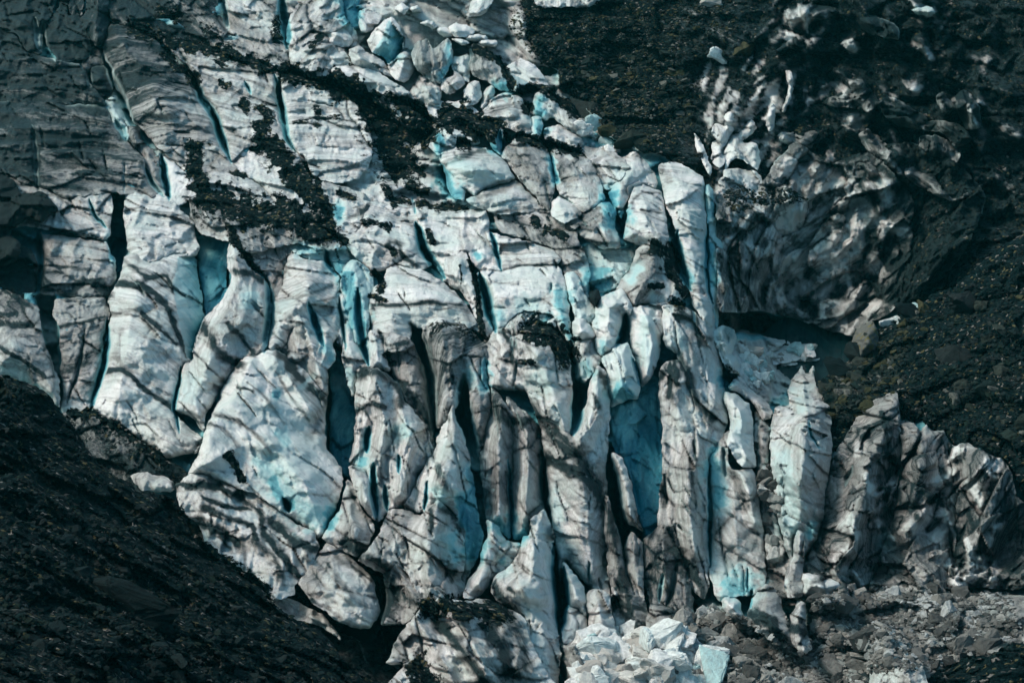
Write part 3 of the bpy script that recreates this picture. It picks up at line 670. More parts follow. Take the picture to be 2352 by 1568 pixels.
rg('C2', '1480,1112 1420,1350 1300,1700 1180,2100', 30, 26, 7); rg('C2', '1660,1380 1640,1700 1560,2100', 20, 20, 5); rg('C2', '2050,1500 2080,1800 2000,2200', 26, 22, 5); rg('C2', '200,620 260,850 290,1200', 8, 10, 3)
rg('B1', '2010,1018 1980,1150 1890,1320', 20, 12, 3.5); rg('B1', '1300,640 1420,620 1600,790', 7, 12, 3); rg('B3', '690,335 640,480 600,700 620,950', 26, 22, 6); rg('B3', '400,760 480,900 540,1050', 10, 14, 4)
rg('B3', '1045,480 1010,640 960,900', 12, 10, 4); rg('B3', '720,1000 900,1250 1000,1500', 26, 22, 5); rg('B3', '540,1140 700,1400 800,1600', 14, 16, 4)
for p_ in ('-80,250 200,250 420,410', '-80,400 300,395 560,440', '-80,470 300,500 600,560', '-80,600 400,590 690,660', '-80,760 300,745 720,800', '-80,860 400,850 780,900', '0,980 400,940 830,960', '100,1050 500,1010 950,1080', '150,1180 500,1150 960,1180', '0,120 150,150 300,300'):
    rg('A1', p_, 3, 8, 1.6); stn('A1', ' '.join('%d,%d' % (float(a.split(',')[0]), float(a.split(',')[1]) + 14) for a in p_.split()), 2.2, 1.0)
_r = random.Random(44)
def rand_cracks(t, x0, x1, y0, y1, ang, n, lmin, lmax, bl_=.2):
    for _ in range(n):
        cx, cy = _r.uniform(x0, x1), _r.uniform(y0, y1); a_ = math.radians(ang + _r.gauss(0, 9)); l_ = _r.uniform(lmin, lmax); b_ = _r.uniform(-.12, .12)
        q_ = [(cx + l_ * k_ * math.cos(a_ + b_ * k_), cy + l_ * k_ * math.sin(a_ + b_ * k_)) for k_ in (0, .33, .66, 1)]
        crack(t, q_, _r.uniform(.7, 1.7), _r.uniform(.9, 2.6), bl_)
rand_cracks('A1', 0, 1400, 0, 1400, 14, 30, 80, 260, 0); rand_cracks('A1', 0, 900, 0, 1400, 62, 22, 60, 220, .1); rand_cracks('A1', 1000, 2300, 100, 1500, 58, 18, 60, 200); rand_cracks('A1', 1000, 2300, 100, 1500, 10, 14, 60, 200, 0)
rand_cracks('A2', 300, 2300, 300, 1600, 55, 26, 90, 300); rand_cracks('B1', 600, 2200, 800, 1500, 40, 20, 60, 200); rand_cracks('B2', 100, 2300, 600, 1600, 78, 44, 120, 380); rand_cracks('B3', 0, 2300, 0, 1200, 76, 36, 100, 320)
rand_cracks('C2', -50, 650, 0, 2300, 80, 20, 120, 360); rand_cracks('B2', 0, 1500, 0, 600, 62, 14, 60, 180); rand_cracks('C2', 1100, 2200, 1350, 2400, -60, 16, 80, 240, 0)
for _ in range(120):                                   # crags of the dirty slope, far right; lit patches painted as cleaner ice
    cx, cy = _r.uniform(650, 2250), _r.uniform(-40, 1250); a_ = math.radians((_r.choice((112, 122, 132)) if cx < 1050 else _r.choice((35, 45, 55, 120))) + _r.uniform(-12, 12)); l_ = _r.uniform(50, 190)
    p0 = (cx, cy); p1 = (cx + l_ * math.cos(a_), cy + l_ * math.sin(a_)); pm = ((p0[0] + p1[0]) / 2 + _r.uniform(-30, 30), (p0[1] + p1[1]) / 2 + _r.uniform(-30, 30))
    rg('C1', [p0, pm, p1], _r.uniform(5, 14), _r.uniform(5, 14), _r.uniform(1.5, 5))
    if _r.random() < .62: clean('C1', [p0, pm, p1], _r.uniform(1.2, 4.5), _r.uniform(.3, .58) * (1 if cx < 1700 else .7))

for _ in range(70):
    if _ < 42: cx, cy, a_ = _r.uniform(320, 1550), _r.uniform(-280, 640), math.radians(_r.choice((115, 130, 20, 95)) + _r.uniform(-14, 14))
    else: cx, cy, a_ = _r.uniform(1120, 2250), _r.uniform(1450, 2350), math.radians(_r.choice((120, 135, 70)) + _r.uniform(-14, 14))
    l_ = _r.uniform(50, 190); p1 = (cx + l_ * math.cos(a_), cy + l_ * math.sin(a_)); pm = ((cx + p1[0]) / 2 + _r.uniform(-20, 20), (cy + p1[1]) / 2 + _r.uniform(-20, 20))
    clean('C2', [(cx, cy), pm, p1], _r.uniform(1.5, 5), _r.uniform(.5, .95)); rg('C2', [(cx, cy), pm, p1], _r.uniform(4, 9), _r.uniform(4, 9), _r.uniform(1, 2.5))
    if _ % 2: q_ = _r.uniform(-60, 60); stain('C2', [(cx + q_, cy + 60), (pm[0] + q_, pm[1] + 60)], _r.uniform(3, 7), 1.1)
for s_, w_ in (('680,90 760,-20 830,-110', 9), ('870,40 960,-60 1030,-120', 7), ('760,240 900,180 1040,80', 9), ('1000,300 1120,180 1180,60', 7), ('880,400 1010,380 1140,330', 7), ('1000,480 1080,560 1160,690', 4),
               ('320,150 400,130 520,200', 6), ('700,500 780,480', 5), ('1330,230 1400,330', 5), ('1300,560 1420,520', 4), ('460,-260 560,-180', 5), ('1150,-60 1240,40', 4)):
    clean('C2', s_, w_, .8)  # lit patches of the right cliff, painted into the ice colour
for _ in range(44):
    cx, cy = _r.uniform(190, 760), _r.uniform(420, 1250); a_ = math.radians(-62 + _r.uniform(-12, 12) + (cx - 400) * .05); l_ = _r.uniform(70, 200)
    clean('C1', [(cx, cy), (cx + l_ * math.cos(a_), cy + l_ * math.sin(a_))], _r.uniform(.8, 2.6), _r.uniform(.4, .8))
for s_, w_ in (('1180,620 1060,560 980,640', 4), ('1160,780 1260,830', 5), ('760,1080 850,1200', 6), ('1060,1150 1180,1330', 8), ('1380,1200 1450,1340', 5), ('800,480 780,700', 2.5), ('650,700 640,820', 2.5), ('880,600 900,700', 2.5),
               ('800,110 870,60', 5), ('770,240 800,270', 3), ('1170,270 1220,340', 4), ('1640,60 1740,90', 5), ('750,1300 820,1480', 5), ('1220,1340 1340,1480', 6)):
    clean('C1', s_, w_, .75)
# ================= terrain lifts and hollows =================
hole('B1', '1060,-120 1200,60 1150,180 1220,300 1330,420 1480,480 1500,620 1600,650 1760,830 1900,960 2010,1000 2200,1060 2264,1120 2400,1160 2500,1000 2700,800 2900,600 3100,400 3500,300 4000,-120', -5.5, 8, .95, .8, 0)
hole('B1', '-700,-200 1100,-200 1300,300 1500,600 1700,900 1300,1400 -300,1450', 0, 14, .1, .35, .12)
hole('C2', '380,780 960,780 960,960 700,1150 500,1150 400,950', 0, 6, .05, .35, 0)
hole('C2', '330,760 500,850 600,930 660,1070 640,1200 500,1180 380,950', -6, 5, .05, .35, 0)
hole('C1', '130,-200 2700,-200 2700,2300 2200,2500 1700,2200 1300,2000 200,1500 60,1130 0,900', -1.0, 20, .56, .95, .0)
hole('C2', '290,560 450,560 640,600 900,660 1230,740 1240,860 1150,900 940,890 780,800 560,720 400,720 285,700', 34, 5, .0, .9, 0)
hole('A2', '735,-240 850,-240 850,180 790,380 740,330', 16, 5, 0, .1, .9)
hole('A2', '240,480 360,480 400,850 430,1230 380,1230 330,880', 12, 5, 0, .5, .3)
hole('A2', '1300,100 1560,100 1500,500 1290,940', 10, 8, 0, .1, 1.0)
hole('A2', '2200,780 2400,700 2420,1700 2300,2000 2200,1500', 16, 6, 0, .2, .6)
hole('B3', '1780,0 2264,0 2300,900 1900,900', 4, 6, 0, .2, .8)
hole('C3', '-700,1660 -760,1300 -560,1230 -300,1250 0,1200 240,1040 470,1120 760,1250 900,1280 920,1000 1100,930 1400,930 1700,930 2250,950 2600,1000 2900,1900 -700,1900', -20, 16, .2, .7, .0)
hole('C2', '560,1300 640,1350 660,1700 740,2100 870,2240 1000,2330 1150,2380 1150,2560 600,2560 600,2200 570,1800', -11, 8, .1, .6, .0)
hole('C2', '880,2300 930,2180 1040,1800 1070,1520 1250,1350 1400,1500 1300,2400 1000,2450', -11, 8, .2, .8, .0)
soil_vignette('A1', '-900,-900 1500,-900 1450,150 1250,420 1000,700 700,1150 -900,1500', .36, 40)  # dirtier upper left, doubling as painted corner darkening
soil_vignette('C1', '350,-900 3000,-900 3000,2600 1500,2200 900,900 500,300', .22, 30)
soil_vignette('C2', '1080,1200 3000,1000 3000,2500 1100,2500', .06, 16)
soil_vignette('A2', '-900,-200 250,0 260,600 -900,1100', .18, 20)
soil_vignette('B2', '-100,1200 1000,1050 2352,1500 2352,2600 -100,2600', .07, 40)
hole('A3', '1200,500 2352,600 2800,1000 3300,1150 3400,1900 1000,1900', 0, 20, .45, .9, 0)
for _ in range(26):
    cx, cy = _r.uniform(-500, 2200), _r.uniform(1000, 1560); stain('C3', [(cx, cy), (cx + _r.uniform(60, 260), cy + _r.uniform(20, 110))], _r.uniform(3, 9), 1.1)
# ================= the ground under everything =================
X0, Y0, X1, Y1 = -190, -110, 1214, 800
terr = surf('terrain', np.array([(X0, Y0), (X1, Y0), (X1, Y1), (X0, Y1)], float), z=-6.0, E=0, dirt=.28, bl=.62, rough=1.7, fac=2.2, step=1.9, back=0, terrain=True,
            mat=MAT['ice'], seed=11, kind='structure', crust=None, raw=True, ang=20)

# ================= upper glacier, left =================
TL = dict(dirt=.72, bl=.08)
S('A1', '-130,-130 380,-130 355,60 330,140 295,230 285,370 190,340 130,240 60,215 -130,200', 'dark grey banded ice slab in the top left corner of the glacier', ang=12, **TL)
S('A1', '385,-120 470,-120 450,60 455,105 540,110 575,170 610,330 570,400 440,415 380,395 300,250 318,130 390,50', 'dim greenish ice block with a flat crest, second from the top left corner', ang=5, z=1, **TL)
S('A1', '470,-120 570,-120 560,90 520,112 460,95', 'small grey upright ice slab on the top edge left of the rounded pillar', ang=80, dirt=.5)
S('A1', '580,-120 715,-120 745,100 720,190 700,290 640,312 600,250 545,130 585,60', 'rounded smooth grey ice pillar leaning right near the top left', ang=70, dirt=.55, dome=2.5, z=1)
S('A1', '555,290 640,300 690,345 700,440 620,462 565,560 548,440', 'narrow pale green ice block below the rounded grey pillar', ang=75, dirt=.45, z=-1)
S('A1', '615,462 690,450 722,500 750,600 742,640 660,650 615,560', 'small squarish dirty ice block wedged in the upper left crevasse', ang=10, dirt=.5, dome=1)
S('A1', '710,660 770,640 812,700 850,790 885,850 860,945 790,900 750,790 703,720', 'small rounded ice lump with an aqua flank in the upper left crevasse', ang=60, dirt=.35, bl=.3, dome=1.5)
S('A1', '840,830 925,860 960,950 1045,1040 1062,1090 1110,1300 1060,1285 980,1160 955,1060 860,950', 'slender grey ice fin running down between the banded shelf and the big dome', ang=62, dirt=.5, z=.5, dome=1.5)
S('A1', '-130,200 60,220 130,250 190,345 285,385 400,405 540,440 600,560 690,660 705,705 480,690 -130,690', 'dark banded ice shelf at the far left with black layers', ang=9, dirt=.62, bl=.08, z=1, slope=(.10, 0))
S('A1', '-130,690 480,695 705,708 752,800 835,935 955,1062 978,1160 1066,1290 1000,1330 835,1310 740,1300 420,1330 340,1270 160,1240 90,1180 -130,1100', 'broad grey ice slope left of the slender fin, streaked with fine dirt layers', ang=7, dirt=.58, bl=.08, z=2, fac=.5)
S('A1', '745,-120 1440,-120 1465,60 1512,160 1520,230 1470,330 1280,300 1080,235 900,180 760,140 740,50', 'dirty patched ice field along the top edge left of the bright ridge', ang=32, dirt=.58, rough=1.4, fac=1.4)
S('A1', '1500,-120 1880,-120 1885,60 1900,200 1930,330 1965,440 1880,475 1640,400 1475,345 1520,222 1540,180 1512,60', 'bright knobbly ice ramp above the long debris ridge', ang=25, dirt=.40, fac=1.5)
S('A1', '1985,40 2060,-120 2290,-120 2330,100 2400,200 2420,330 2352,450 2250,530 2100,520 1965,440 1930,330 1915,220 1950,110', 'tall folded white serac on the top edge with dark creases', ang=-42, dirt=.42, fac=2.0, dome=2, z=2)
S('A1', '745,150 900,185 1060,280 1110,345 1210,420 1275,520 1340,650 1432,730 1465,860 1530,1060 1400,1010 1250,960 1105,1035 1000,920 902,835 870,760 825,640 770,600 740,480 690,370 702,280', 'great rounded ice dome with arching layers right of the upper left crevasse', ang=-4, k=.55, dirt=.50, dome=4, z=1, fac=.7)
S('A1', '880,170 1080,235 1400,320 1600,370 1870,480 1850,600 1905,780 1985,1015 1800,970 1640,1000 1548,1090 1500,900 1440,740 1345,600 1290,480 1200,390 1080,270', 'long ice block under the dark debris ridge, between the two narrow crevasses', ang=22, dirt=.42, k=.3, fac=.8)
S('A1', '1885,480 2000,505 2180,565 2340,640 2450,780 2510,960 2490,1100 2400,1200 2240,1235 2100,1165 2040,1060 1990,1012 1935,900 1910,700', 'bright white layered ice block right of the right-hand narrow crevasse', ang=-8, k=.3, dirt=.32, fac=.9, z=1)
S('A1', '1548,1088 1640,1000 1800,965 1985,1015 2080,1170 2240,1240 2450,1300 2520,1500 2352,1560 2150,1520 1900,1410 1760,1260 1610,1170', 'white ice slope crossed by the broad band of dark debris', ang=18, dirt=.35, fac=.9)
S('A1', '1105,1035 1250,955 1340,950 1475,1015 1560,1090 1625,1172 1765,1260 1900,1410 1700,1420 1400,1310 1350,1300 1260,1180 1110,1060', 'wedge of layered ice left of the broad debris band, with a black streak on it', ang=6, dirt=.40, fac=.8)
S('A1', '1050,1040 1110,1060 1250,1155 1340,1275 1372,1315 1290,1345 1205,1375 1150,1340 1108,1200', 'smooth bright ice slab beside a blue slit, below the black streak', ang=40, dirt=.22, z=1, fac=.5)
S('A1', '1285,1325 1420,1290 1560,1345 1740,1410 1860,1395 2000,1430 2110,1500 2200,1560 2335,1670 2210,1690 2000,1640 1700,1700 1500,1620 1350,1560 1285,1470', 'ice hump capped with dark gravel above the deep blue hollow', ang=20, dirt=.6, deb=.35, z=3, dome=1.5)
# boulder
surf('boulder', T('A1', '-130,1150 0,1172 50,1190 110,1222 152,1300 270,1280 322,1310 370,1370 396,1420 340,1450 290,1490 200,1462 150,1500 60,1560 140,1640 100,1760 -130,1800'), z=9, E=1.5, dirt=1, deb=0, mat=MAT['dark_rock'],
     feats=False, crust=None, fac=1.2, dome=2, label='huge black boulder lying on the ice at the left edge', cat='boulder')
S('A1', '-130,1100 90,1185 340,1275 420,1330 740,1300 745,1520 745,1575 700,1615 560,1590 330,1535 140,1520 -130,1560', 'pale ice ledge around the huge black boulder', ang=14, dirt=.35)

# ================= left middle =================
S('A2', '832,-230 1000,-200 1066,-230 1180,-160 1290,-32 1335,120 1330,200 1180,195 1000,265 880,225 850,120', 'cream ice block right of the dark upright slit, finely layered', ang=9, dirt=.28, k=.5, dome=1.5)
S('A2', '276,-20 290,60 420,62 540,80 700,108 742,170 775,250 785,350 765,420 722,470 640,490 440,480 268,455 278,300 290,240', 'squat ice block left of the dark upright slit, stained along its layers', ang=12, dirt=.5, dome=1.5)
S('A2', '-130,40 100,100 200,160 252,260 240,440 205,500 0,412 -130,380', 'very dark dirty ice below the huge black boulder', ang=25, dirt=.95)
S('A2', '-130,370 0,418 120,460 222,520 262,560 280,660 305,800 352,900 400,1050 412,1230 290,1140 230,1070 120,1060 -130,1060', 'ice fin at the left edge with two black layers, above the dark moraine', ang=28, dirt=.42, z=3, dome=2, fac=.6)
S('A2', '360,500 440,480 640,480 712,480 735,600 700,720 690,860 640,1090 602,1240 420,1262 432,1130 405,980 412,850 390,680 352,600', 'upright split ice column left of the long fin', ang=-8, dirt=.52, z=1, flute=.4)
S('A2', '830,215 920,190 1000,255 1180,190 1310,205 1335,330 1382,640 1330,740 1290,900 1240,922 1205,980 1190,1150 1175,1260 1195,1290 1350,1420 1345,1460 1330,1530 1240,1540 1100,1565 900,1430 700,1300 605,1252 650,1080 690,980 722,700 742,600 728,480 772,420 825,300', 'long pale ice fin with curving black layers and a blue right side', ang=42, dirt=.30, k=.5, z=2, dome=3, fac=.5, rough=.8)
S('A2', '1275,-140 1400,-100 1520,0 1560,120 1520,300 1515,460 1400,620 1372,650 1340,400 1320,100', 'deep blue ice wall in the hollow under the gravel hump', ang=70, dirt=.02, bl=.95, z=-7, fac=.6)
S('A2', '1560,100 1650,225 1720,305 1792,360 1822,440 1822,600 1800,820 1742,870 1722,885 1600,905 1570,962 1500,1062 1470,1120 1422,1200 1380,1262 1372,1400 1310,1300 1180,1235 1200,1080 1225,960 1300,820 1330,720 1380,620 1460,520 1522,450 1560,350 1515,250', 'pointed ice fin right of the deep blue hollow, with a black diagonal band', ang=46, dirt=.34, z=3, dome=3, fac=.7)
S('A2', '1500,-60 1700,-60 1950,50 1965,140 1930,300 1900,420 1850,560 1822,500 1820,420 1785,330 1660,205 1570,110', 'mottled grey ice face hung with dirt under the gravel hump', ang=50, dirt=.55, fac=1.4)
S('A2', '1960,180 2050,230 2180,250 2290,370 2290,430 2250,480 2300,620 2300,700 2240,800 2262,880 2205,965 2100,900 2000,700 1960,700 1900,840 1812,832 1822,640 1832,500 1900,400 1920,280', 'cream serac with a blue slit in its right side, centre left', ang=14, k=.7, dirt=.30, z=2, dome=3)
S('A2', '1950,90 2010,60 2160,130 2330,160 2352,280 2290,350 2200,260 2050,225 1960,175', 'smooth aqua ice saddle behind the cream serac', ang=10, dirt=.15, bl=.35, z=0)
S('A2', '1882,840 1960,690 2040,640 2082,760 2150,860 2212,960 2195,1170 2140,1250 2060,1120 1960,970', 'ice rib with a black flank behind the big white fin', ang=52, dirt=.5, z=2, dome=1.5)
S('A2', '1740,870 1770,842 1890,848 2000,920 2120,1060 2192,1170 2182,1350 2205,1500 2290,1640 2302,1720 2262,1890 2232,1980 2190,2080 2140,2105 2000,2000 1900,1940 1760,1830 1550,1750 1400,1690 1265,1680 1325,1560 1352,1450 1390,1340 1470,1140 1500,1060 1580,950 1640,890', 'biggest smooth white ice fin at the centre left, aqua towards its foot', ang=50, dirt=.13, k=.3, z=6, dome=4, fac=.35, rough=.6, E=5)

# ================= foot of the icefall, lower left =================
S('A2', '420,1258 610,1250 700,1300 900,1430 1110,1562 1262,1660 1190,1780 1100,1800 900,1780 700,1720 560,1560 480,1400', 'dark debris-covered ice apron under the split ice column', ang=32, dirt=.85, deb=.45, z=2)
S('A3', '870,160 960,130 1130,180 1182,272 1080,290 960,272 900,222', 'isolated white ice patch on the edge of the dark moraine', name='ice_block', cat='ice block', ang=30, dirt=.35, z=4, dome=1)
S('A3', '1180,240 1280,160 1400,175 1550,225 1760,315 1900,425 2000,500 2110,560 2145,660 2120,740 2080,850 1990,900 1990,970 1900,1005 1820,992 1700,830 1500,760 1380,645 1320,500 1200,380', 'folded black and white striped ice below the biggest white fin', ang=38, dirt=.30, z=5, dome=2)
S('A3', '2008,680 2045,655 2090,665 2112,715 2092,760 2040,752 2012,720', 'small round white ice ball beside the striped ice', name='ice_block', cat='ice block', group=None, ang=0, dirt=.0, z=8, dome=2, E=1.5, fac=.3, rough=.3)
S('A3', '1815,1005 1900,990 2000,1010 2150,1100 2205,1150 2250,1190 2300,1290 2180,1200 2050,1165 1930,1095 1850,1062', 'low grey ice tongue at the top of the dark moraine', ang=28, dirt=.4, z=4)
S('A3', '2010,880 2100,760 2135,700 2175,650 2205,605 2352,690 2500,880 2562,1080 2500,1185 2400,1200 2250,1140 2100,1012 2040,935', 'rounded pale ice ridge with a hollowed dark right side, lower left', ang=42, dirt=.30, z=7, dome=3, fac=.6)

# ================= centre =================
S('B2', '-60,-170 530,-120 545,60 600,220 640,262 560,300 480,290 400,250 330,310 235,312 140,230 100,180 0,60', 'white ice brow with curling dark folds, left of the blue crevasse', ang=14, dirt=.30, k=.5, dome=1)
S('B2', '525,-130 700,-100 1000,-100 1030,100 1080,220 1098,305 980,322 900,240 870,180 740,220 720,352 640,240 590,120', 'white ice shoulder right of the long blue crevasse', ang=6, dirt=.26, z=1)
S('B2', '738,220 860,175 900,300 960,400 1005,520 1050,680 1050,725 1000,795 960,710 900,560 820,440 718,362', 'thin debris-streaked ice blade between two blue crevasses', ang=60, dirt=.35, z=2, dome=1.5)
S('B2', '1005,40 1030,35 1130,80 1330,108 1450,160 1502,220 1472,270 1200,300 1092,305 1075,200 1020,110', 'upper white ice step above the horizontal seam, centre', ang=4, k=.5, dirt=.26, z=1)
S('B2', '930,320 1110,306 1300,272 1470,270 1522,340 1560,500 1562,640 1602,800 1560,822 1500,700 1440,600 1250,572 1170,625 1100,690 1062,702 1010,520', 'large clean white ice block below the horizontal seam, aqua at its foot', ang=-3, k=.5, dirt=.20, bl=.1, z=2, fac=.6, dome=1.5)
S('B2', '1240,580 1330,570 1440,605 1450,640 1390,680 1270,672', 'small bright white ice block set in the hollow above the gravel-topped wall', name='ice_block', cat='ice block', ang=0, dirt=0, bl=.2, z=1, dome=1)
S('B2', '1100,690 1170,620 1240,585 1275,670 1195,745', 'grey rounded ice knob left of the gravel cap', name='ice_block', cat='ice block', ang=40, dirt=.4, z=2, dome=1.5)
S('B2', '1400,660 1470,620 1482,690 1440,690', 'tiny white ice point right of the small bright block', name='ice_block', cat='ice block', ang=40, dirt=.1, z=3, dome=1)
S('B2', '1525,335 1590,318 1640,380 1682,480 1735,570 1722,662 1600,645 1562,480', 'aqua-tinted ice column right of the clean white block', ang=75, dirt=.12, bl=.25, z=2, dome=1.5)
S('B2', '1578,650 1660,620 1712,680 1727,742 1650,772 1598,762', 'rounded cream ice lump under the aqua-tinted column', ang=10, dirt=.2, z=4, dome=2, fac=.4)
S('B2', '1050,-130 1350,-150 1560,-60 1650,150 1705,330 1695,500 1640,400 1520,318 1480,220 1420,140 1250,80 1100,50', 'stained ice slope with a black flecked patch, right of centre', ang=35, dirt=.52)
S('B2', '1560,-120 1800,-120 1900,90 2045,130 1950,300 1882,420 1745,470 1700,400 1665,200 1600,60', 'scalloped blue-grey ice bowl left of the crested dirty ridge', ang=60, dirt=.22, bl=.3, z=-3, fac=1.0)
S('B2', '1700,450 1760,440 1778,500 1740,545 1702,510', 'dark rounded boulder perched in the bowl', name='boulder', cat='boulder', group=None, mat=MAT['dark_rock'], crust=None, z=4, E=1.5, dome=2, dirt=0)
S('B2', '1880,430 1950,300 2045,125 2180,65 2275,180 2360,420 2300,520 2200,545 2050,525 1985,610 1950,480', 'crested dirty ice ridge streaked with diagonal grey layers', ang=-48, dirt=.48, z=2, dome=3, fac=.8)
S('B2', '1740,515 1900,425 1950,465 1982,600 1925,600 1925,720 1862,832 1822,862 1782,885 1740,822 1712,680', 'knobbly white ice pillar beside the narrow blue slot', ang=75, dirt=.12, bl=.12, z=3, dome=2.5)
S('B2', '1785,885 1870,800 1962,790 2002,920 2042,1080 2022,1160 1950,1172 1840,1222 1822,1180 1812,1000', 'bright cracked ice pillar with a smooth blue underside', ang=70, dirt=.04, bl=.22, z=5, dome=3, fac=1.5)
S('B2', '1968,560 2200,535 2215,640 2172,800 2150,935 2055,1090 2030,1000 1990,900 1970,740', 'tall white ice face right of the narrow blue slot', ang=80, dirt=.10, bl=.12, z=2, dome=2)
S('B2', '1580,832 1620,765 1722,750 1752,840 1792,905 1722,990 1640,1065 1590,950', 'tapering grey-white ice wedge beside the gravel-topped wall', ang=70, dirt=.25, bl=.12, z=3, dome=2)
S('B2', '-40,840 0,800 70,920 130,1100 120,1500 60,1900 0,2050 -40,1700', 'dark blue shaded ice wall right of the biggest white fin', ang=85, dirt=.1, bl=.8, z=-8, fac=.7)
S('B2', '20,375 60,250 140,228 232,310 245,420 222,560 218,680 217,820 222,935 180,862 120,750 80,640 35,500', 'aqua ice column with a deep blue furrow down its middle', ang=80, dirt=.12, bl=.35, z=2, dome=2, flute=.4)
S('B2', '-30,460 20,455 65,520 105,640 130,740 110,760 80,640 60,660 60,820 0,780 -40,700', 'narrow cream ice strip left of the aqua column', ang=75, dirt=.2, z=1)
S('B2', '62,640 92,632 130,760 190,880 225,965 130,1000 120,1150 90,1120 60,1000 40,850', 'steep cream ice spur right of the dark blue wall', ang=60, dirt=.35, z=3, dome=1)
S('B2', '218,720 250,698 302,760 332,880 365,985 290,962 222,972', 'small pointed ice tooth at the head of the central columns', ang=70, dirt=.25, z=5, dome=2)
S('B2', '240,690 490,765 535,860 582,960 605,1080 642,1230 652,1380 660,1560 610,1545 560,1300 430,1120 400,1050 350,960 302,800', 'stained rib left of the long black crevasse', ang=55, dirt=.48, z=3, dome=2)
S('B2', '330,300 400,258 480,290 565,290 722,380 842,500 942,640 972,722 920,700 800,655 650,660 540,700 488,665 490,775 400,800 302,780 235,700 213,560 240,420 300,380', 'large white layered ice block above the long black crevasse', ang=3, k=.45, dirt=.28, z=3, dome=2, fac=.4, rough=.7)
S('B2', '560,690 650,660 800,650 900,700 972,780 1002,800 1002,900 1022,1080 1032,1250 950,1570 905,1320 890,1120 852,1030 830,1200 782,1230 760,1300 670,1360 650,1150 620,950 582,820', 'dirty brown rounded ice buttress between two black crevasses', ang=-78, dirt=.55, z=4, dome=3, k=.6)
S('B2', '1050,710 1110,680 1192,745 1262,668 1440,688 1540,780 1562,900 1592,1050 1582,1250 1562,1440 1500,1400 1300,1140 1040,1090 1000,900 1000,800', 'massive ice wall capped with black gravel, centre of the glacier front', ang=45, dirt=.33, bl=.08, z=5, dome=3, E=3)
S('B2', '1720,990 1760,935 1812,1000 1832,1250 1817,1560 1800,1900 1740,1760 1580,1510 1580,1430 1612,1300 1682,1180 1690,1080', 'tall pale pointed ice blade with a black tip, right of the gravel-capped wall', ang=75, dirt=.22, z=6, dome=2)
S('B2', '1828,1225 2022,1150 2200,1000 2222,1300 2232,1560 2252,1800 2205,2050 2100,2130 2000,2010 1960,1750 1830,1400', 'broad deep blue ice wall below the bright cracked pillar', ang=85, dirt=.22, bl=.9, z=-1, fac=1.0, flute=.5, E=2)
S('B2', '130,962 290,960 400,1050 440,1130 500,1200 560,1300 622,1400 652,1560 560,1640 520,1760 460,1880 340,1910 280,1990 250,1980 160,1650 80,1590 110,1400 128,1200', 'cluster of white fluted ice columns with turquoise slots', ang=75, dirt=.28, z=6, dome=3, flute=1.1)
S('B2', '1040,1080 1130,1180 1182,1300 1182,1700 1182,2050 1160,2110 1120,2065 1010,1985 990,1900 958,1560 1000,1400 1030,1250', 'grooved tan ice column right of the widest black crevasse', ang=80, dirt=.4, z=4, dome=2, flute=.7)
S('B2', '1150,1150 1300,1300 1370,1400 1387,1600 1372,1800 1395,1900 1350,1955 1300,2065 1260,2110 1192,2105 1175,1900 1180,1500', 'smooth cream ice column left of the thin dark slit', ang=70, dirt=.26, z=4, dome=2)
S('B2', '1280,1120 1450,1200 1600,1440 1700,1560 1800,1800 1822,2100 1832,2400 1842,2500 1730,2460 1660,2410 1560,2270 1522,2270 1500,2400 1470,2300 1450,2030 1412,1830 1400,1560 1370,1400', 'broad pitted grey ice wall in the middle of the glacier front', ang=15, dirt=.26, z=5, dome=2, fac=.8)

# ================= foot, centre =================
S('B3', '20,400 60,205 105,240 172,400 232,480 255,535 232,600 212,655 150,710 0,655 -100,600 -72,540 -10,430', 'cream ice spur with a dark seam, right of the aqua fin foot', ang=50, dirt=.25, z=9, dome=2)
S('B3', '78,125 112,108 200,150 232,300 262,450 242,475 180,390 100,250', 'small grey-headed ice tooth left of a turquoise slot', ang=65, dirt=.32, z=9, dome=1.5)
S('B2', '770,1185 800,1280 850,1420 912,1700 962,2000 990,2085 962,2165 900,2340 850,2410 820,2200 842,2060 780,1910 690,1850 590,1930 440,1910 500,1790 570,1640 620,1560 660,1500 700,1350 740,1300', 'sharp-crested pale ice fin left of the widest black crevasse', ang=68, dirt=.24, z=8, dome=3)
S('B3', '600,400 690,332 762,400 822,480 852,600 862,800 832,862 872,930 800,1005 740,1005 620,1025 560,1000 480,840 400,760 340,842 150,740 222,650 290,560 330,410 440,400 560,440', 'jumbled white and grey ice pyramid at the foot of the fins', ang=48, dirt=.34, z=12, dome=4, fac=2.0)
S('B3', '300,832 400,755 480,840 562,900 700,905 762,1000 640,1032 550,1062 520,1132 450,1182 300,1172 330,1050 322,930', 'dirty ice slope left of the foreground block', ang=46, dirt=.62, z=12)
S('B3', '1000,468 1090,520 1140,600 1200,618 1235,632 1172,760 1060,865 1030,905 950,985 840,992 870,900 940,800 970,650 1010,590', 'pale chipped ice block left of the sharp pinnacle', ang=45, dirt=.20, z=13, dome=2, fac=1.8)
S('B3', '560,1062 650,1020 720,1000 840,1008 1000,1000 1150,1060 1262,1120 1292,1250 1422,1500 1500,1640 360,1640 380,1520 440,1432 330,1432 400,1290 430,1232 520,1130', 'great slanting foreground ice block banded black and white at the bottom edge', ang=52, dirt=.34, z=20, dome=4, fac=1.3, k=.2)
wl('B3', '1390,400 1320,600 1325,850 1260,940 1265,1100 1290,1300', '1450,520 1455,640 1475,900 1485,1100 1505,1400 1500,1620', 6, .12)
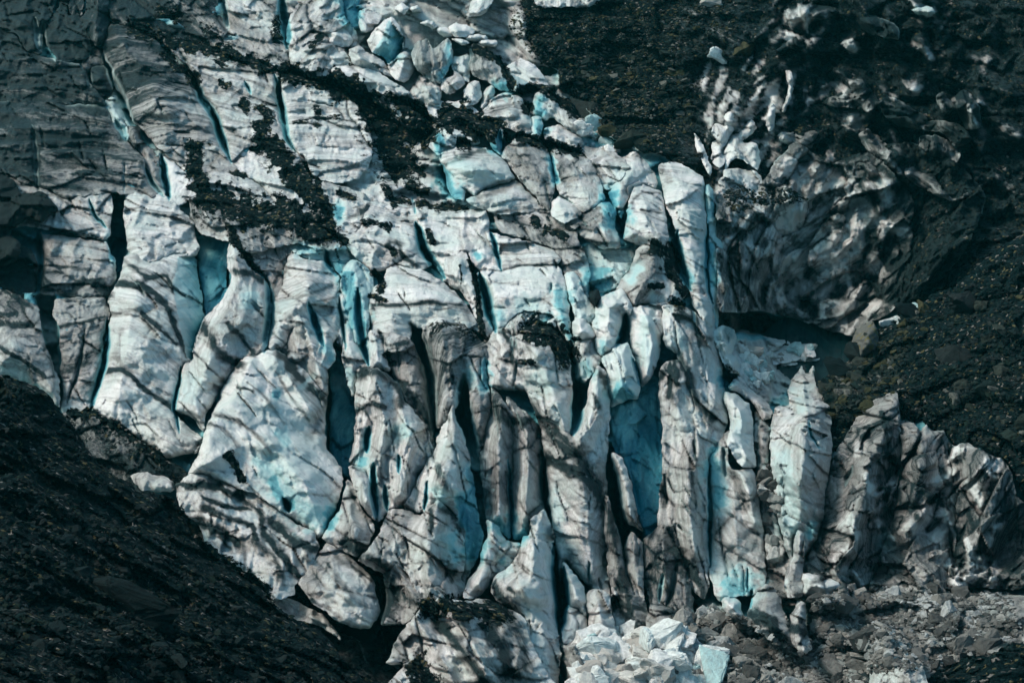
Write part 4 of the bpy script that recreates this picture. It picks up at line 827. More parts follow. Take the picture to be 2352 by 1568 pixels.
S('B3', '1390,393 1422,480 1452,520 1452,640 1472,900 1482,1100 1502,1400 1492,1640 1420,1640 1290,1300 1262,1110 1150,1062 1060,1005 1028,920 1070,850 1172,760 1232,640 1250,580 1300,560 1300,470 1350,420', 'sharp tall ice pinnacle with a white left face and grey right face', ang=70, dirt=.22, z=17, dome=4, E=3, fac=1.2)
S('B3', '1510,760 1560,780 1640,900 1682,1000 1672,1120 1600,1060 1540,1030 1525,900', 'smooth white ice flake with a turquoise edge', ang=70, dirt=.05, bl=.2, z=13, dome=2, fac=.3)
S('B3', '1540,1035 1672,1120 1680,1250 1600,1320 1520,1290 1515,1200', 'pale green ice slab under the smooth white flake', ang=40, dirt=.1, bl=.15, z=13, dome=1)
S('B3', '1680,960 1760,930 1840,970 1850,1100 1870,1220 1780,1260 1690,1180', 'chipped tan ice stump below the pitted grey wall', ang=70, dirt=.3, z=15, dome=2, fac=2)
S('B3', '1850,920 1890,930 1925,1080 1950,1240 1900,1290 1860,1180', 'slim knobbly ice stump left of the dark tall column', ang=80, dirt=.3, z=9, dome=1.5, fac=1.5)
S('B3', '1788,300 1832,350 1882,560 1930,700 1982,860 2062,1000 2092,1100 2092,1270 1950,1262 1900,1000 1852,930 1820,800 1800,500', 'tall dark grey ice column streaked with dirt', ang=78, dirt=.62, z=9, dome=2.5, flute=.5)
S('B3', '1842,20 1932,60 1992,300 2032,480 2052,562 2000,525 1940,480 1900,330 1862,100', 'narrow grey ice sliver beside the deep blue wall', ang=78, dirt=.35, z=7, dome=1.5)
S('B3', '1930,640 1960,560 2050,620 2060,1000 2020,980 1940,800', 'small lens-shaped grey ice slab beside the dark tall column', ang=80, dirt=.4, z=8, dome=1.5)
S('B3', '2060,620 2200,500 2352,800 2400,1000 2400,1130 2280,1080 2180,1010 2100,1050 2070,900', 'dark grooved ice buttress with black slots at the foot of the right wall', ang=70, dirt=.62, z=6, dome=2, flute=.8)
S('B3', '2100,1010 2180,1015 2352,1120 2420,1180 2340,1300 2090,1270', 'low brown ice mound under the dark grooved buttress', ang=30, dirt=.6, z=16, dome=2, fac=1.8)

# ================= glacier front, right =================
S('B1', '1905,1075 2010,1015 2100,1100 2152,1220 2142,1262 2040,1242 1960,1330 1905,1460 1860,1390 1820,1262', 'pale ice pyramid stained along its crest, right of the blue gash', ang=-40, dirt=.36, z=1, dome=2)
S('B1', '1950,1400 2000,1258 2060,1238 2172,1280 2202,1380 2215,1460 2235,1575 2205,1710 2040,1650 1920,1610', 'bright rounded ice block with thin dark seams near the right end of the wall', ang=8, k=.6, dirt=.24, z=3, dome=3)
S('C2', '-100,-400 60,-412 190,-320 207,-250 222,0 227,250 242,450 272,600 287,705 230,675 120,545 90,420 60,300 20,150 0,-20 -60,-150', 'tall upright ice tower at the right end of the glacier wall', ang=8, k=.4, dirt=.24, bl=.1, z=3, dome=2, flute=.3)
S('C2', '208,-270 262,-240 277,-150 282,20 337,140 332,290 302,480 297,700 262,560 232,300 227,0', 'thin aqua ice flake standing against the tall tower', ang=85, dirt=.08, bl=.45, z=1, dome=1)
S('C2', '-70,540 70,548 150,600 222,655 292,700 312,860 322,920 332,1040 362,1240 332,1400 240,1570 160,1510 100,1100 30,900 -70,800', 'pale creased ice wall above the pitted grey one, right side', ang=72, dirt=.26, bl=.12, z=4, dome=2)
S('C2', '-110,980 30,895 100,1000 150,1200 172,1400 242,1600 250,1900 235,2100 242,2300 220,2510 110,2425 0,2130 -110,2010 -70,1500', 'broad pitted ice wall streaked with tan dirt, right of the deep blue wall', ang=80, dirt=.34, z=6, dome=2.5, fac=.9)
S('C2', '242,1560 332,1400 382,1380 362,1580 402,1650 522,1650 562,1800 602,2150 622,2350 565,2460 420,2490 300,2520 242,2300', 'ice wall with fine diagonal layers and a blue foot', ang=32, dirt=.34, z=5, dome=2, fac=.5)
S('C2', '338,1110 420,1128 502,1200 532,1350 542,1560 532,1645 430,1610 362,1470 370,1300', 'smooth pale blue-white ice block below the rounded aqua knob', ang=30, dirt=.08, bl=.18, z=7, dome=3, fac=.5)
S('C2', '270,720 320,668 392,700 412,765 402,860 442,900 445,1000 350,960 312,860', 'rounded aqua ice knob beside the fresh white ice rubble', ang=40, dirt=.1, bl=.25, z=6, dome=2)
S('C2', '360,1080 440,1000 520,1100 642,1200 662,1262 602,1310 520,1190 430,1120', 'slanting tan ice ledge right of the aqua knob', ang=45, dirt=.35, z=4, dome=1.5)
S('C2', '540,1180 620,1290 660,1400 640,1560 620,1720 560,1700 545,1500', 'dark jagged ice gully wall left of the twin-peaked pinnacle', ang=80, dirt=.55, z=1, fac=2)
S('C2', '765,1110 780,1040 830,980 850,943 872,1000 900,990 942,933 957,1030 992,1130 1042,1190 1058,1300 1052,1560 1032,1750 1010,1950 952,2110 882,2220 860,2160 820,2110 800,2310 730,2110 700,2010 650,1560 640,1400 680,1220 785,1200', 'tall twin-peaked aqua ice pinnacle standing free on the right', ang=60, dirt=.36, bl=.12, z=9, dome=4, fac=1.6, flute=.6)
S('C2', '1095,1490 1190,1358 1250,1248 1330,1180 1482,1108 1502,1130 1522,1260 1512,1330 1540,1560 1500,1800 1450,2050 1300,2440 1100,2410 1000,2380 900,2330 905,2220 1010,1960 1055,1610', 'dark peaked ice massif right of the twin-peaked pinnacle', ang=-65, dirt=.62, z=8, dome=4, fac=2.8, rough=1.7)
S('C2', '1500,1310 1592,1328 1652,1380 1692,1330 1722,1380 1802,1378 1832,1450 1850,1600 1900,1800 1890,2100 1850,2440 1600,2460 1400,2450 1300,2430 1440,2060 1530,1700 1530,1500', 'knobbly grey ice massif right of the dark peak', ang=-60, dirt=.58, z=9, dome=4, fac=3.0, rough=1.7)
S('C2', '1825,1460 1880,1480 1960,1458 2052,1490 2152,1550 2252,1622 2310,1800 2400,2050 2400,2400 2200,2445 1980,2430 1840,2440 1880,2100 1895,1800', 'dark crumbling ice massif at the right edge, pocked with pale lumps', ang=-50, dirt=.72, z=10, dome=4, fac=3.0, rough=1.8)
S('C3', '868,825 1000,838 1112,890 1120,920 1040,1000 960,1010 940,970 870,980', 'angular pale ice boulder lying below the dark massif', name='ice_block', cat='ice block', ang=20, dirt=.2, z=20.5, dome=3, fac=2, E=2)
S('C3', '540,960 600,900 680,918 722,1000 742,1100 900,1335 740,1305 600,1245 490,1152 490,1080', 'leaning ice block with a black undercut face in the rubble', ang=40, dirt=.45, z=21, dome=3)
S('C3', '828,535 870,555 882,650 862,800 862,985 760,985 748,850 800,680', 'thin knotted ice pillar standing at the foot of the twin peaks', ang=75, dirt=.45, z=20, dome=2, fac=1.5)
S('C3', '328,980 365,985 432,1005 472,1140 380,1112 332,1052', 'rounded grey ice block at the foot of the diagonal-layered wall', name='ice_block', cat='ice block', ang=30, dirt=.3, z=19, dome=2.5)
S('C3', '1260,1235 1400,1150 1492,1168 1562,1290 1640,1400 1722,1640 1330,1640 1320,1450', 'blunt grey ice fins with a black hollow at the bottom right', ang=70, dirt=.38, z=24, dome=4, flute=.8)
S('C3', '820,1020 882,1030 902,1250 932,1335 870,1385 760,1235', 'low ribbed ice spur beside the leaning block', ang=75, dirt=.35, z=21, dome=2)

# ================= upper centre =================
S('B1', '198,275 240,210 318,132 352,112 402,150 432,220 442,320 402,392 342,432 310,390 232,362', 'sharp ice pinnacle with a white left slab and blue right face near the top', ang=-55, dirt=.2, bl=.04, z=5, dome=3, E=2)
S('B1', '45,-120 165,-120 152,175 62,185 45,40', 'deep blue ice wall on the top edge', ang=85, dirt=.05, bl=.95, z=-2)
S('B1', '150,75 200,60 302,112 232,212 160,205', 'grey faceted ice block behind the sharp pinnacle', ang=40, dirt=.35, z=2, dome=1)
S('B1', '-60,180 60,180 120,260 100,300 20,310 -60,290', 'small rounded white ice lump beneath the deep blue wall on the top edge', ang=20, dirt=.2, z=2, dome=2)
S('B1', '-70,350 60,345 100,432 0,455 -70,440', 'smooth white ice hump left of the knobbly white one', ang=15, dirt=.1, z=3, dome=2)
S('B1', '88,320 150,305 212,362 302,400 352,462 382,520 200,462 100,432', 'knobbly white ice hump below the sharp pinnacle', ang=30, dirt=.18, z=3, dome=2.5, fac=1.5)
S('B1', '338,440 430,350 482,350 522,440 512,502 460,548 380,522', 'rounded cream ice block right of the sharp pinnacle', ang=20, dirt=.22, z=4, dome=3)
S('B1', '512,300 600,265 652,330 742,255 772,290 782,400 742,482 690,552 640,545 550,482 500,380', 'cluster of shaded teal ice spires near the top', ang=80, dirt=.6, bl=.15, z=3, dome=2.5, flute=1.5)
S('B1', '888,330 920,293 982,308 1082,380 1132,470 1182,620 1100,612 1040,582 1000,542 920,502 892,430', 'dark curved ice serac with a debris crest and blue right side', ang=60, dirt=.55, z=4, dome=3, bl=.15)
S('B1', '1138,470 1182,490 1292,560 1232,592 1182,622', 'small blue-grey ice wedge beneath the dark curved serac', ang=35, dirt=.2, bl=.35, z=4, dome=1)
S('B1', '1130,455 1232,388 1342,450 1442,590 1402,602 1292,560 1162,490', 'smooth bright snowy slab at the edge of the stony slope', ang=30, dirt=.05, z=3, dome=1, fac=.4)
S('B1', '958,772 1040,660 1132,620 1222,648 1262,700 1292,762 1302,882 1262,905 1100,852 1000,802', 'rounded grey-white ice serac below the blue-grey wedge', ang=-25, dirt=.35, k=.7, z=4, dome=3)
S('B1', '1290,772 1340,622 1402,598 1502,700 1622,800 1702,870 1640,932 1540,862 1450,790 1400,810 1362,792', 'long ice ridge with a black crest and teal face along the stony slope', ang=42, dirt=.36, bl=.15, z=4, dome=2.5)
S('B1', '1300,792 1370,788 1382,850 1352,932 1300,918', 'small aqua-white upright block below the black-crested ridge', ang=80, dirt=.0, bl=.3, z=6, dome=1.5, E=2)
S('B1', '1388,862 1500,838 1602,900 1662,962 1602,1002 1400,942', 'smooth domed ice slab between the aqua block and the rubble', ang=20, dirt=.28, z=3, dome=2)
S('B1', '665,852 720,772 802,738 900,768 1092,828 1112,900 1098,1032 1060,1005 980,892 862,848', 'ice stack topped by a thick black gravel cap', ang=70, dirt=.5, z=5, dome=2)
S('B1', '660,872 740,838 862,850 942,890 965,962 900,972 820,962 720,1022 682,1035 610,982 600,940', 'rounded pale ice block in front of the black gravel cap', ang=15, dirt=.28, bl=.15, z=5, dome=2)
S('B1', '680,1032 740,980 832,950 942,980 1042,1000 1112,1062 1192,1190 1132,1222 1000,1262 922,1312 870,1292 852,1345 760,1305 732,1200 705,1100', 'broad smooth ice block with an aqua left flank, upper centre', ang=-14, k=.5, dirt=.22, bl=.12, z=4, dome=3, fac=.5)
S('B1', '858,1340 925,1315 1000,1268 1135,1225 1200,1198 1302,1300 1402,1400 1300,1422 1100,1442 1000,1412 920,1382', 'wedge-shaped layered ice block under the broad smooth one', ang=-8, dirt=.35, z=3, dome=2)
S('B1', '1090,1032 1200,928 1342,940 1422,1000 1452,1092 1462,1222 1442,1342 1422,1422 1332,1312 1232,1212 1172,1132', 'heavily stained ice block below a black gravel rim', ang=38, dirt=.5, z=4, dome=2.5)
S('B1', '1450,1002 1622,1028 1722,1082 1782,1250 1802,1342 1640,1422 1500,1302 1458,1202', 'triangular grey ice block right of a thin blue crack', ang=-32, dirt=.42, z=4, dome=2.5)
S('B1', '1438,1352 1500,1300 1602,1390 1642,1432 1532,1492 1432,1442', 'small squarish cream ice block among the stained blocks', ang=-15, dirt=.2, z=5, dome=2, fac=.5)
S('B1', '1620,982 1802,978 1902,1060 1962,1122 1862,1262 1790,1262 1722,1100 1660,1030', 'grey mottled ice block left of the pale pyramid', ang=32, dirt=.44, z=3, dome=2)
S('B1', '1650,1432 1802,1342 1872,1400 1862,1500 1902,1660 1750,1660 1550,1502', 'brown-streaked ice slope left of the blue gash', ang=-30, dirt=.5, z=2, dome=2)
S('B1', '600,692 850,680 962,768 1082,822 900,765 802,732 720,768 670,835', 'pinkish snowy ledge behind the black gravel cap', ang=20, dirt=.2, z=3)
S('B1', '848,605 900,550 962,560 972,652 940,702 860,722', 'small cream ice cube at the middle of the upper ice jumble', name='ice_block', cat='ice block', ang=60, dirt=.1, z=4, dome=2)
S('B1', '978,640 1040,568 1062,622 1030,682 970,722', 'cream ice fang right of the small cube', name='ice_block', cat='ice block', ang=70, dirt=.15, z=4, dome=2)
S('B1', '690,530 782,500 800,460 862,560 770,622 700,602', 'lumpy tan ice tooth left of the small cube', name='ice_block', cat='ice block', ang=60, dirt=.3, z=4, dome=2)
S('B1', '760,390 880,368 902,430 882,560 800,482', 'bright bluish ice slab left of the dark curved serac', ang=70, dirt=.08, bl=.2, z=2, dome=1)
S('B1', '478,640 560,512 660,532 702,622 682,702 600,692', 'squat stained ice block with a dark cleft', ang=60, dirt=.35, z=3, dome=2)
S('B1', '-40,450 150,442 300,500 500,610 400,645 240,622 0,540', 'long curved pinkish ice back along the debris band', ang=22, dirt=.32, z=4, dome=1.5)
S('B1', '220,610 420,680 560,760 610,850 470,860 330,720 260,690', 'snowy patch island inside the debris band', ang=30, dirt=.3, z=1)
S('B1', '880,100 960,-120 1100,-120 1010,60 965,105', 'tilted cream ice slab on the top edge, left of the stony slope', ang=-40, dirt=.3, z=3, dome=1)
S('B1', '1300,-120 1800,-120 1770,10 1700,48 1500,44 1350,34', 'pale rock-like ice ledge along the top edge', ang=70, dirt=.35, z=5, dome=1)
for pts in ('740,192 800,148 900,178 932,212 860,245 790,252', '540,152 620,130 682,170 640,195', '660,192 742,190 782,250 700,252', '850,258 900,228 1000,235 1010,262 900,285', '380,60 440,30 480,60 450,110', '940,285 1000,258 1080,275 1060,310 970,305', '480,60 540,40 560,80 500,90', '770,262 860,268 890,300 835,312'):
    S('B1', pts, 'low white ice lump in the stony field near the top, right of the pinnacle', name='ice_block', cat='ice block', group='white ice lumps in the upper stony field', ang=15, dirt=.1, z=4, dome=1.5, E=2)
# ================= dirty ice cliff and slope on the far right =================
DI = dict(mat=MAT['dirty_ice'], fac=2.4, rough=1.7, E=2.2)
for pts, lab, a_ in (('250,1000 265,850 330,800 362,700 405,655 442,710 432,800 385,900 345,1000 335,1100 300,1135 252,1090', 'bright streaked ice slab beside the tall tower, left of the arched hollow', -65),
                     ('338,1015 400,900 465,850 530,800 552,850 505,905 450,955 510,955 560,975 584,1080 560,1150 500,1100 420,1062 342,1135', 'streaky grey-white ice roof above the arched hollow', -60),
                     ('330,1135 420,1130 560,1155 602,1235 522,1298 470,1242 400,1226 338,1212', 'bright white ice sill below the arched hollow', 30),
                     ('640,702 668,690 682,850 642,885 618,800', 'thin lit ice streak right of the streaky ice roof', 80),
                     ('758,470 802,482 805,600 742,762 718,742 770,600', 'long thin lit ice streak above the streaky ice roof', -70)):
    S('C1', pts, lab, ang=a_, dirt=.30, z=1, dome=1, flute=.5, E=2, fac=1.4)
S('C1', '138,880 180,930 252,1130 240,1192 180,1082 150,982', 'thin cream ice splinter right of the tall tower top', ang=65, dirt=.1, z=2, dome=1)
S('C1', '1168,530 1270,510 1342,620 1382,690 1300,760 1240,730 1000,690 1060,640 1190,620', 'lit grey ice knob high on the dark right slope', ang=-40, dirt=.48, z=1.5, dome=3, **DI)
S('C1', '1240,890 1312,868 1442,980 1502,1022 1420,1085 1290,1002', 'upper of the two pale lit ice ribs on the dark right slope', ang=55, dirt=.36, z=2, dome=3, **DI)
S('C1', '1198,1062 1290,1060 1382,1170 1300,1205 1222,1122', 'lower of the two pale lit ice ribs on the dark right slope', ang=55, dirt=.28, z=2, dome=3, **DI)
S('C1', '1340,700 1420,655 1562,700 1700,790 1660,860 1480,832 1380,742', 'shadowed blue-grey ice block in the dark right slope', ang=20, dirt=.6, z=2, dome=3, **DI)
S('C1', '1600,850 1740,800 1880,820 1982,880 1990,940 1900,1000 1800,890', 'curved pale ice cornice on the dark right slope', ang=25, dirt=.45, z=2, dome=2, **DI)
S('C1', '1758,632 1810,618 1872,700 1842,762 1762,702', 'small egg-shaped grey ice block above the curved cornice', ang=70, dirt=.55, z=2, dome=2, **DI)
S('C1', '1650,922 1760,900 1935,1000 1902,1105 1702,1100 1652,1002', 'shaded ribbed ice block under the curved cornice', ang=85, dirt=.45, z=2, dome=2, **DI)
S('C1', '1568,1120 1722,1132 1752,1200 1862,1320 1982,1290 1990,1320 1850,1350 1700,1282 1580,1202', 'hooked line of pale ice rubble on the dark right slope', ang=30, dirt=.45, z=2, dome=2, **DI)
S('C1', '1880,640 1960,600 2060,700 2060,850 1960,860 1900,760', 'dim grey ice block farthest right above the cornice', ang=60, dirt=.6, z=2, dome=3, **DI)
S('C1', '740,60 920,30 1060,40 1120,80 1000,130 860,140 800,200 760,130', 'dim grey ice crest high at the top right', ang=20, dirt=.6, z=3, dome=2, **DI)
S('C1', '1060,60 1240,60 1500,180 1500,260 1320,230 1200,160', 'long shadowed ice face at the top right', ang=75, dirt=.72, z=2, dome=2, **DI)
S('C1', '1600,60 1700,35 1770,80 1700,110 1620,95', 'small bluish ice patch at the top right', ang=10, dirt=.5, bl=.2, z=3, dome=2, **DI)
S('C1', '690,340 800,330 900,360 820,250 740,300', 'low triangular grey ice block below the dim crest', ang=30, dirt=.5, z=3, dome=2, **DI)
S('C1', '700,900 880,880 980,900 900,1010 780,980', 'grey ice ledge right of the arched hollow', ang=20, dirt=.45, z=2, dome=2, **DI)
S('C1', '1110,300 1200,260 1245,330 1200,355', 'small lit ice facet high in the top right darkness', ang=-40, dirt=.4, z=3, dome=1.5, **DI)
# the big cliff over the meltwater, its foot undercut
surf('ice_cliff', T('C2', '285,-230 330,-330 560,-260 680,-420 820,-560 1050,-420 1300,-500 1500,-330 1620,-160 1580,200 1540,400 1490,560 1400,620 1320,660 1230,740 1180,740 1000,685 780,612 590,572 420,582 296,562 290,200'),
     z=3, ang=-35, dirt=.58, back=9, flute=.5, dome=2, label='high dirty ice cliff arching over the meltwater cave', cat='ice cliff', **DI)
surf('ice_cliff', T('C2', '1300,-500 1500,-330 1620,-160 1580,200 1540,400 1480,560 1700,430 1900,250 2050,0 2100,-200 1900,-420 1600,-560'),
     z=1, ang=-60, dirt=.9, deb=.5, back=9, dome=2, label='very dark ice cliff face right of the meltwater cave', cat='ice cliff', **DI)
stain_later = None

# ================= meltwater =================
def plane_depth(zp, P):
    # depth along the view of a level plane at height zp
    d = FWD[2] + UPV[2] * ((H / 2 - P[:, 1]) / F)
    return (zp - CAM[2]) / d
ZP = float(world(np.array([800.]), np.array([371.]), np.array([366.]))[0, 2])
wp = T('C2', '560,900 560,760 700,640 900,580 1300,700 1290,860 1180,930 1100,1010 980,1110 760,1150 650,1090 600,1000')
wq = warp(densify(wp, True, 3))
dd = plane_depth(ZP, wq)
Vw = world(wq[:, 0], wq[:, 1], dd)
me = bpy.data.meshes.new('water'); me.from_pydata([tuple(v) for v in Vw], [], [list(range(len(Vw)))]); me.materials.append(MAT['water'])
wo = bpy.data.objects.new('water', me); C.objects.link(wo); tag(wo, kind='structure')

# ice shelf and floes in the cave mouth
def level(zp, off=0): return lambda P: plane_depth(zp, P) - off
for pts, z, lab, nm in (
    ('410,720 480,700 560,730 570,790 440,780', 1.5, 'flat grey ice plate at the left of the cave floor', 'ice_block'),
    ('560,750 650,745 752,765 755,790 700,812 580,790', 1.6, 'long pale ice plate in the middle of the cave floor', 'ice_block'),
    ('420,790 560,790 700,812 780,800 880,790 942,800 946,872 900,880 830,905 700,940 600,932 460,830', .9, 'shelf of broken grey ice on the edge of the meltwater', 'ice_shelf'),
    ('880,798 942,800 944,875 890,878', 2.2, 'square shaded ice block at the right end of the shelf', 'ice_block'),
    ('840,908 900,890 975,884 992,890 960,902 860,918', .5, 'thin white ice floe on the dark water', 'ice_floe'),
    ('690,925 760,905 825,918 830,935 740,945', .5, 'flat white floe against the ice shelf', 'ice_floe')):
    surf(nm, T('C2', pts), z=0, dfun=level(ZP + z), E=.6, ew=2, dirt=.1, rough=.25, fac=.5, back=2.5, feats=False, crust=None, label=lab, cat=nm.replace('_', ' '), seed=40)

# ================= right bank =================
DB = Depth([(845, 335, 352), (835, 370, 345), (815, 395, 336), (960, 290, 345), (1024, 240, 346), (1150, 180, 345), (830, 430, 322), (860, 470, 314), (900, 430, 318), (940, 400, 318), (1000, 350, 322), (1024, 400, 304), (1150, 350, 298), (960, 450, 306), (1024, 480, 292), (1150, 520, 270), (1180, 600, 262)])
bank = surf('hillside', T('C2', '1180,900 1215,760 1240,740 1400,690 1480,620 1620,545 1750,470 1900,390 2050,250 2200,140 2352,60 2700,-200 3300,-400 3300,2400 2700,2300 2400,1900 2250,1600 2050,1480 1880,1470 1700,1360 1560,1320 1480,1200 1300,1260 1180,1400 1090,1560 1060,1480 1050,1250 990,1110 970,1050 1080,1000 1150,930'),
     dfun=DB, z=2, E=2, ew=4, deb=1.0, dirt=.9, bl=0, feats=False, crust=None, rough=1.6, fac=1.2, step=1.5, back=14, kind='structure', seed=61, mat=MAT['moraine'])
surf('boulder', T('C2', '1215,830 1190,790 1212,720 1260,675 1340,655 1370,690 1390,760 1375,830 1320,862 1270,900 1225,885'), dfun=DB, z=4.5, E=2, dome=2.5, mat=MAT['mossy_rock'], feats=False, crust=None, fac=1.0, rough=.6,
     label='large grey boulder with yellow lichen at the water edge', cat='boulder', back=5)

# ================= dark moraine, lower left foreground =================
DH = Depth([(-150, 370, 262), (0, 375, 252), (60, 410, 256), (150, 460, 258), (200, 520, 252), (260, 570, 248), (330, 620, 243), (400, 690, 232), (0, 450, 225), (80, 520, 222), (0, 560, 196), (0, 683, 165), (120, 620, 196), (220, 683, 196), (300, 683, 208), (-160, 683, 150), (-160, 800, 130), (300, 800, 180), (420, 800, 205)])
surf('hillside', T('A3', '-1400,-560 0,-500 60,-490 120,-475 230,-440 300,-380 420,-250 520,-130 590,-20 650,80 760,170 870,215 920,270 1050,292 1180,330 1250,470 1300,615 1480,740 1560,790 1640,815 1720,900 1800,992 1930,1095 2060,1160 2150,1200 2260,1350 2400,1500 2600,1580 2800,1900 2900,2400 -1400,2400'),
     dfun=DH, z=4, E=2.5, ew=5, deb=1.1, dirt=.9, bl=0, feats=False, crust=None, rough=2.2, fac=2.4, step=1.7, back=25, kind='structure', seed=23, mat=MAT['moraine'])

# ================= dark ground in the bottom right corner =================
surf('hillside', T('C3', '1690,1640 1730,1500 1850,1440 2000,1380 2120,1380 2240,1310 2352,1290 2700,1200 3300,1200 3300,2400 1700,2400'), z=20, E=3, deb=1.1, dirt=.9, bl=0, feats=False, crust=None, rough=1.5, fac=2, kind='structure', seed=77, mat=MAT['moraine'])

# ================= loose stones and ice chunks =================
dg = bpy.context.evaluated_depsgraph_get()
bpy.context.view_layer.update()
def hit(u, v):
    d = world(np.array([u]), np.array([v]), np.array([1.0]))[0] - CAM
    ok, loc, nrm, ix, ob, mt = bpy.context.scene.ray_cast(dg, tuple(CAM), tuple(d / np.linalg.norm(d)))
    return (np.array(loc), np.array(nrm), ob) if ok else (None, None, None)
PROT = {}
def protos(kind, mat, flat, n=7, bev=.06):
    if kind not in PROT: PROT[kind] = [rock_mesh(i * 31 + len(kind) * 7, mat, flat * rng.uniform(.75, 1.15), n=rng.choice((11, 14, 18)), bev=bev, name=kind) for i in range(n)]
    return PROT[kind]
def scatter(kind, mat, poly, n, smin, smax, label, cat, group, flat=.6, power=2.2, sink=.25, only=None, bev=.06, seed=1):
    r = random.Random(seed); L = poly; lo, hi = L.min(0), L.max(0); ms = protos(kind, mat, flat, bev=bev); c = 0; tries = 0
    while c < n and tries < n * 20:
        tries += 1
        u, v = r.uniform(lo[0], hi[0]), r.uniform(lo[1], hi[1])
        if not inside(np.array([[u, v]]), L)[0] or not (-25 < u < 1050 and -20 < v < 700): continue
        loc, nrm, ob = hit(u, v)
        if loc is None or (only and not any(ob.name.startswith(x) for x in only)): continue
        s = smin + (smax - smin) * r.random() ** power
        o = bpy.data.objects.new(kind, r.choice(ms)); C.objects.link(o)
        o.location = tuple(loc + nrm * s * (flat * .5 - sink)); o.scale = (s * r.uniform(.8, 1.25), s * r.uniform(.8, 1.2), s * r.uniform(.7, 1.1))
        o.rotation_euler = (r.uniform(-.5, .5), r.uniform(-.5, .5), r.uniform(0, 6.28))
        tag(o, label, cat, group); c += 1
def pebbles(name, mat, poly, n, smin, smax, seed=3, flat=.6, only=None, power=2.5):
    """uncountable gravel: one object"""
    r = random.Random(seed); lo, hi = poly.min(0), poly.max(0)
    base = rock_small(seed, flat); vs = []; fs = []; off = 0; c = 0; tries = 0
    U = np.array([[r.uniform(lo[0], hi[0]), r.uniform(lo[1], hi[1])] for _ in range(n * 6)])
    U = U[inside(U, poly) & (U[:, 0] > -25) & (U[:, 0] < 1050) & (U[:, 1] > -20) & (U[:, 1] < 700)][:n]
    for u, v in U:
        loc, nrm, ob = hit(u, v)
        if loc is None or (only and not any(ob.name.startswith(x) for x in only)): continue
        b, f = base[r.randrange(len(base))]
        s = smin + (smax - smin) * r.random() ** power; a = r.uniform(0, 6.28); ca, sa = math.cos(a), math.sin(a)
        sc = b * np.array([s * r.uniform(.7, 1.3), s * r.uniform(.7, 1.2), s * r.uniform(.6, 1.1)])
        R = np.array([[ca, -sa, 0], [sa, ca, 0], [0, 0, 1]]); t = r.uniform(-.6, .6); R2 = np.array([[1, 0, 0], [0, math.cos(t), -math.sin(t)], [0, math.sin(t), math.cos(t)]])
        vs.append(sc @ (R2 @ R).T + loc + nrm * s * .1); fs.append(f + off); off += len(b)
    V = np.concatenate(vs); Fc = np.concatenate(fs); org = V.mean(0)
    o = mesh_np(name, V - org, Fc, mat, None, False); o.location = org; tag(o, kind='stuff'); return o
def rock_small(seed, flat):
    out = []
    for i in range(10):
        r = random.Random(seed * 50 + i); bm = bmesh.new()
        for _ in range(9): 
            v = np.array([r.gauss(0, 1) for _ in range(3)]); v /= np.linalg.norm(v); bm.verts.new((v[0], v[1], v[2] * flat))
        res = bmesh.ops.convex_hull(bm, input=bm.verts)
        bmesh.ops.triangulate(bm, faces=bm.faces); bm.verts.index_update()
        out.append((np.array([v.co[:] for v in bm.verts]), np.array([[v.index for v in f.verts] for f in bm.faces]))); bm.free()
    return out
slopeP = T('B1', '1180,60 1500,60 1800,60 2264,-60 2600,0 2700,200 2500,420 2420,700 2350,900 2100,1000 1900,940 1760,800 1560,640 1480,480 1330,400 1230,280 1150,180')
denseP = T('B1', '1480,350 1700,330 2200,300 2400,500 2380,760 2200,840 2060,980 1950,960 1800,840 1560,560')
blk = ('terrain',)
scatter('stone', MAT['scree'], denseP, 130, .5, 1.5, 'angular grey-brown stone on the stony slope above the glacier', 'stone', 'stones on the upper stony slope', seed=5, only=blk)
scatter('stone', MAT['scree'], slopeP, 90, .45, 1.3, 'angular grey-brown stone on the stony slope above the glacier', 'stone', 'stones on the upper stony slope', seed=6, only=blk)
def one(kind, mat, tile, x, y, s, label, flat=.7, rot=0, cat=None, sx=1.0, sink=.1):
    p = T(tile, [(x, y)])[0]; loc, nrm, ob = hit(*p)
    if loc is None: return
    o = bpy.data.objects.new(kind, rng.choice(protos(kind, mat, flat))); C.objects.link(o); o.location = tuple(loc + nrm * s * .2 - np.array([0, 0, s * sink])); o.scale = (s * sx, s, s); o.rotation_euler = (.2, .3, rot)
    tag(o, label, cat or kind.replace('_', ' ')); return o
one('boulder', MAT['dark_rock'], 'B1', 1420, 490, 2.4, 'dark squarish boulder at the top of the snowy slab')
one('flat_boulder', MAT['scree'], 'B1', 1680, 755, 4.6, 'big flat reddish-grey boulder on the stony slope beside the black-crested ridge', sx=1.2, cat='boulder')
one('flat_boulder', MAT['scree'], 'B1', 1960, 950, 3.0, 'yellowish slab at the foot of the stony slope', sx=1.5, rot=.5, cat='boulder')
one('flat_boulder', MAT['scree'], 'B1', 1820, 880, 2.2, 'grey slab left of the yellowish one', sx=1.3, cat='boulder')
one('flat_boulder', MAT['scree'], 'C1', 455, 350, 3.2, 'long leaning tan slab high on the right', sx=2.0, rot=1.0, cat='boulder')
one('ice_block', MAT['chunk_ice'], 'C1', 315, 370, 2.4, 'pale leaning ice block left of the tan slab', cat='ice block')
one('ice_block', MAT['chunk_ice'], 'C1', 255, 20, 2.6, 'pale ice block at the very top above the stony slope', cat='ice block')
one('ice_block', MAT['chunk_ice'], 'B1', 1770, 830, 3.2, 'white wedge of ice resting at the edge of the stony slope', cat='ice block')
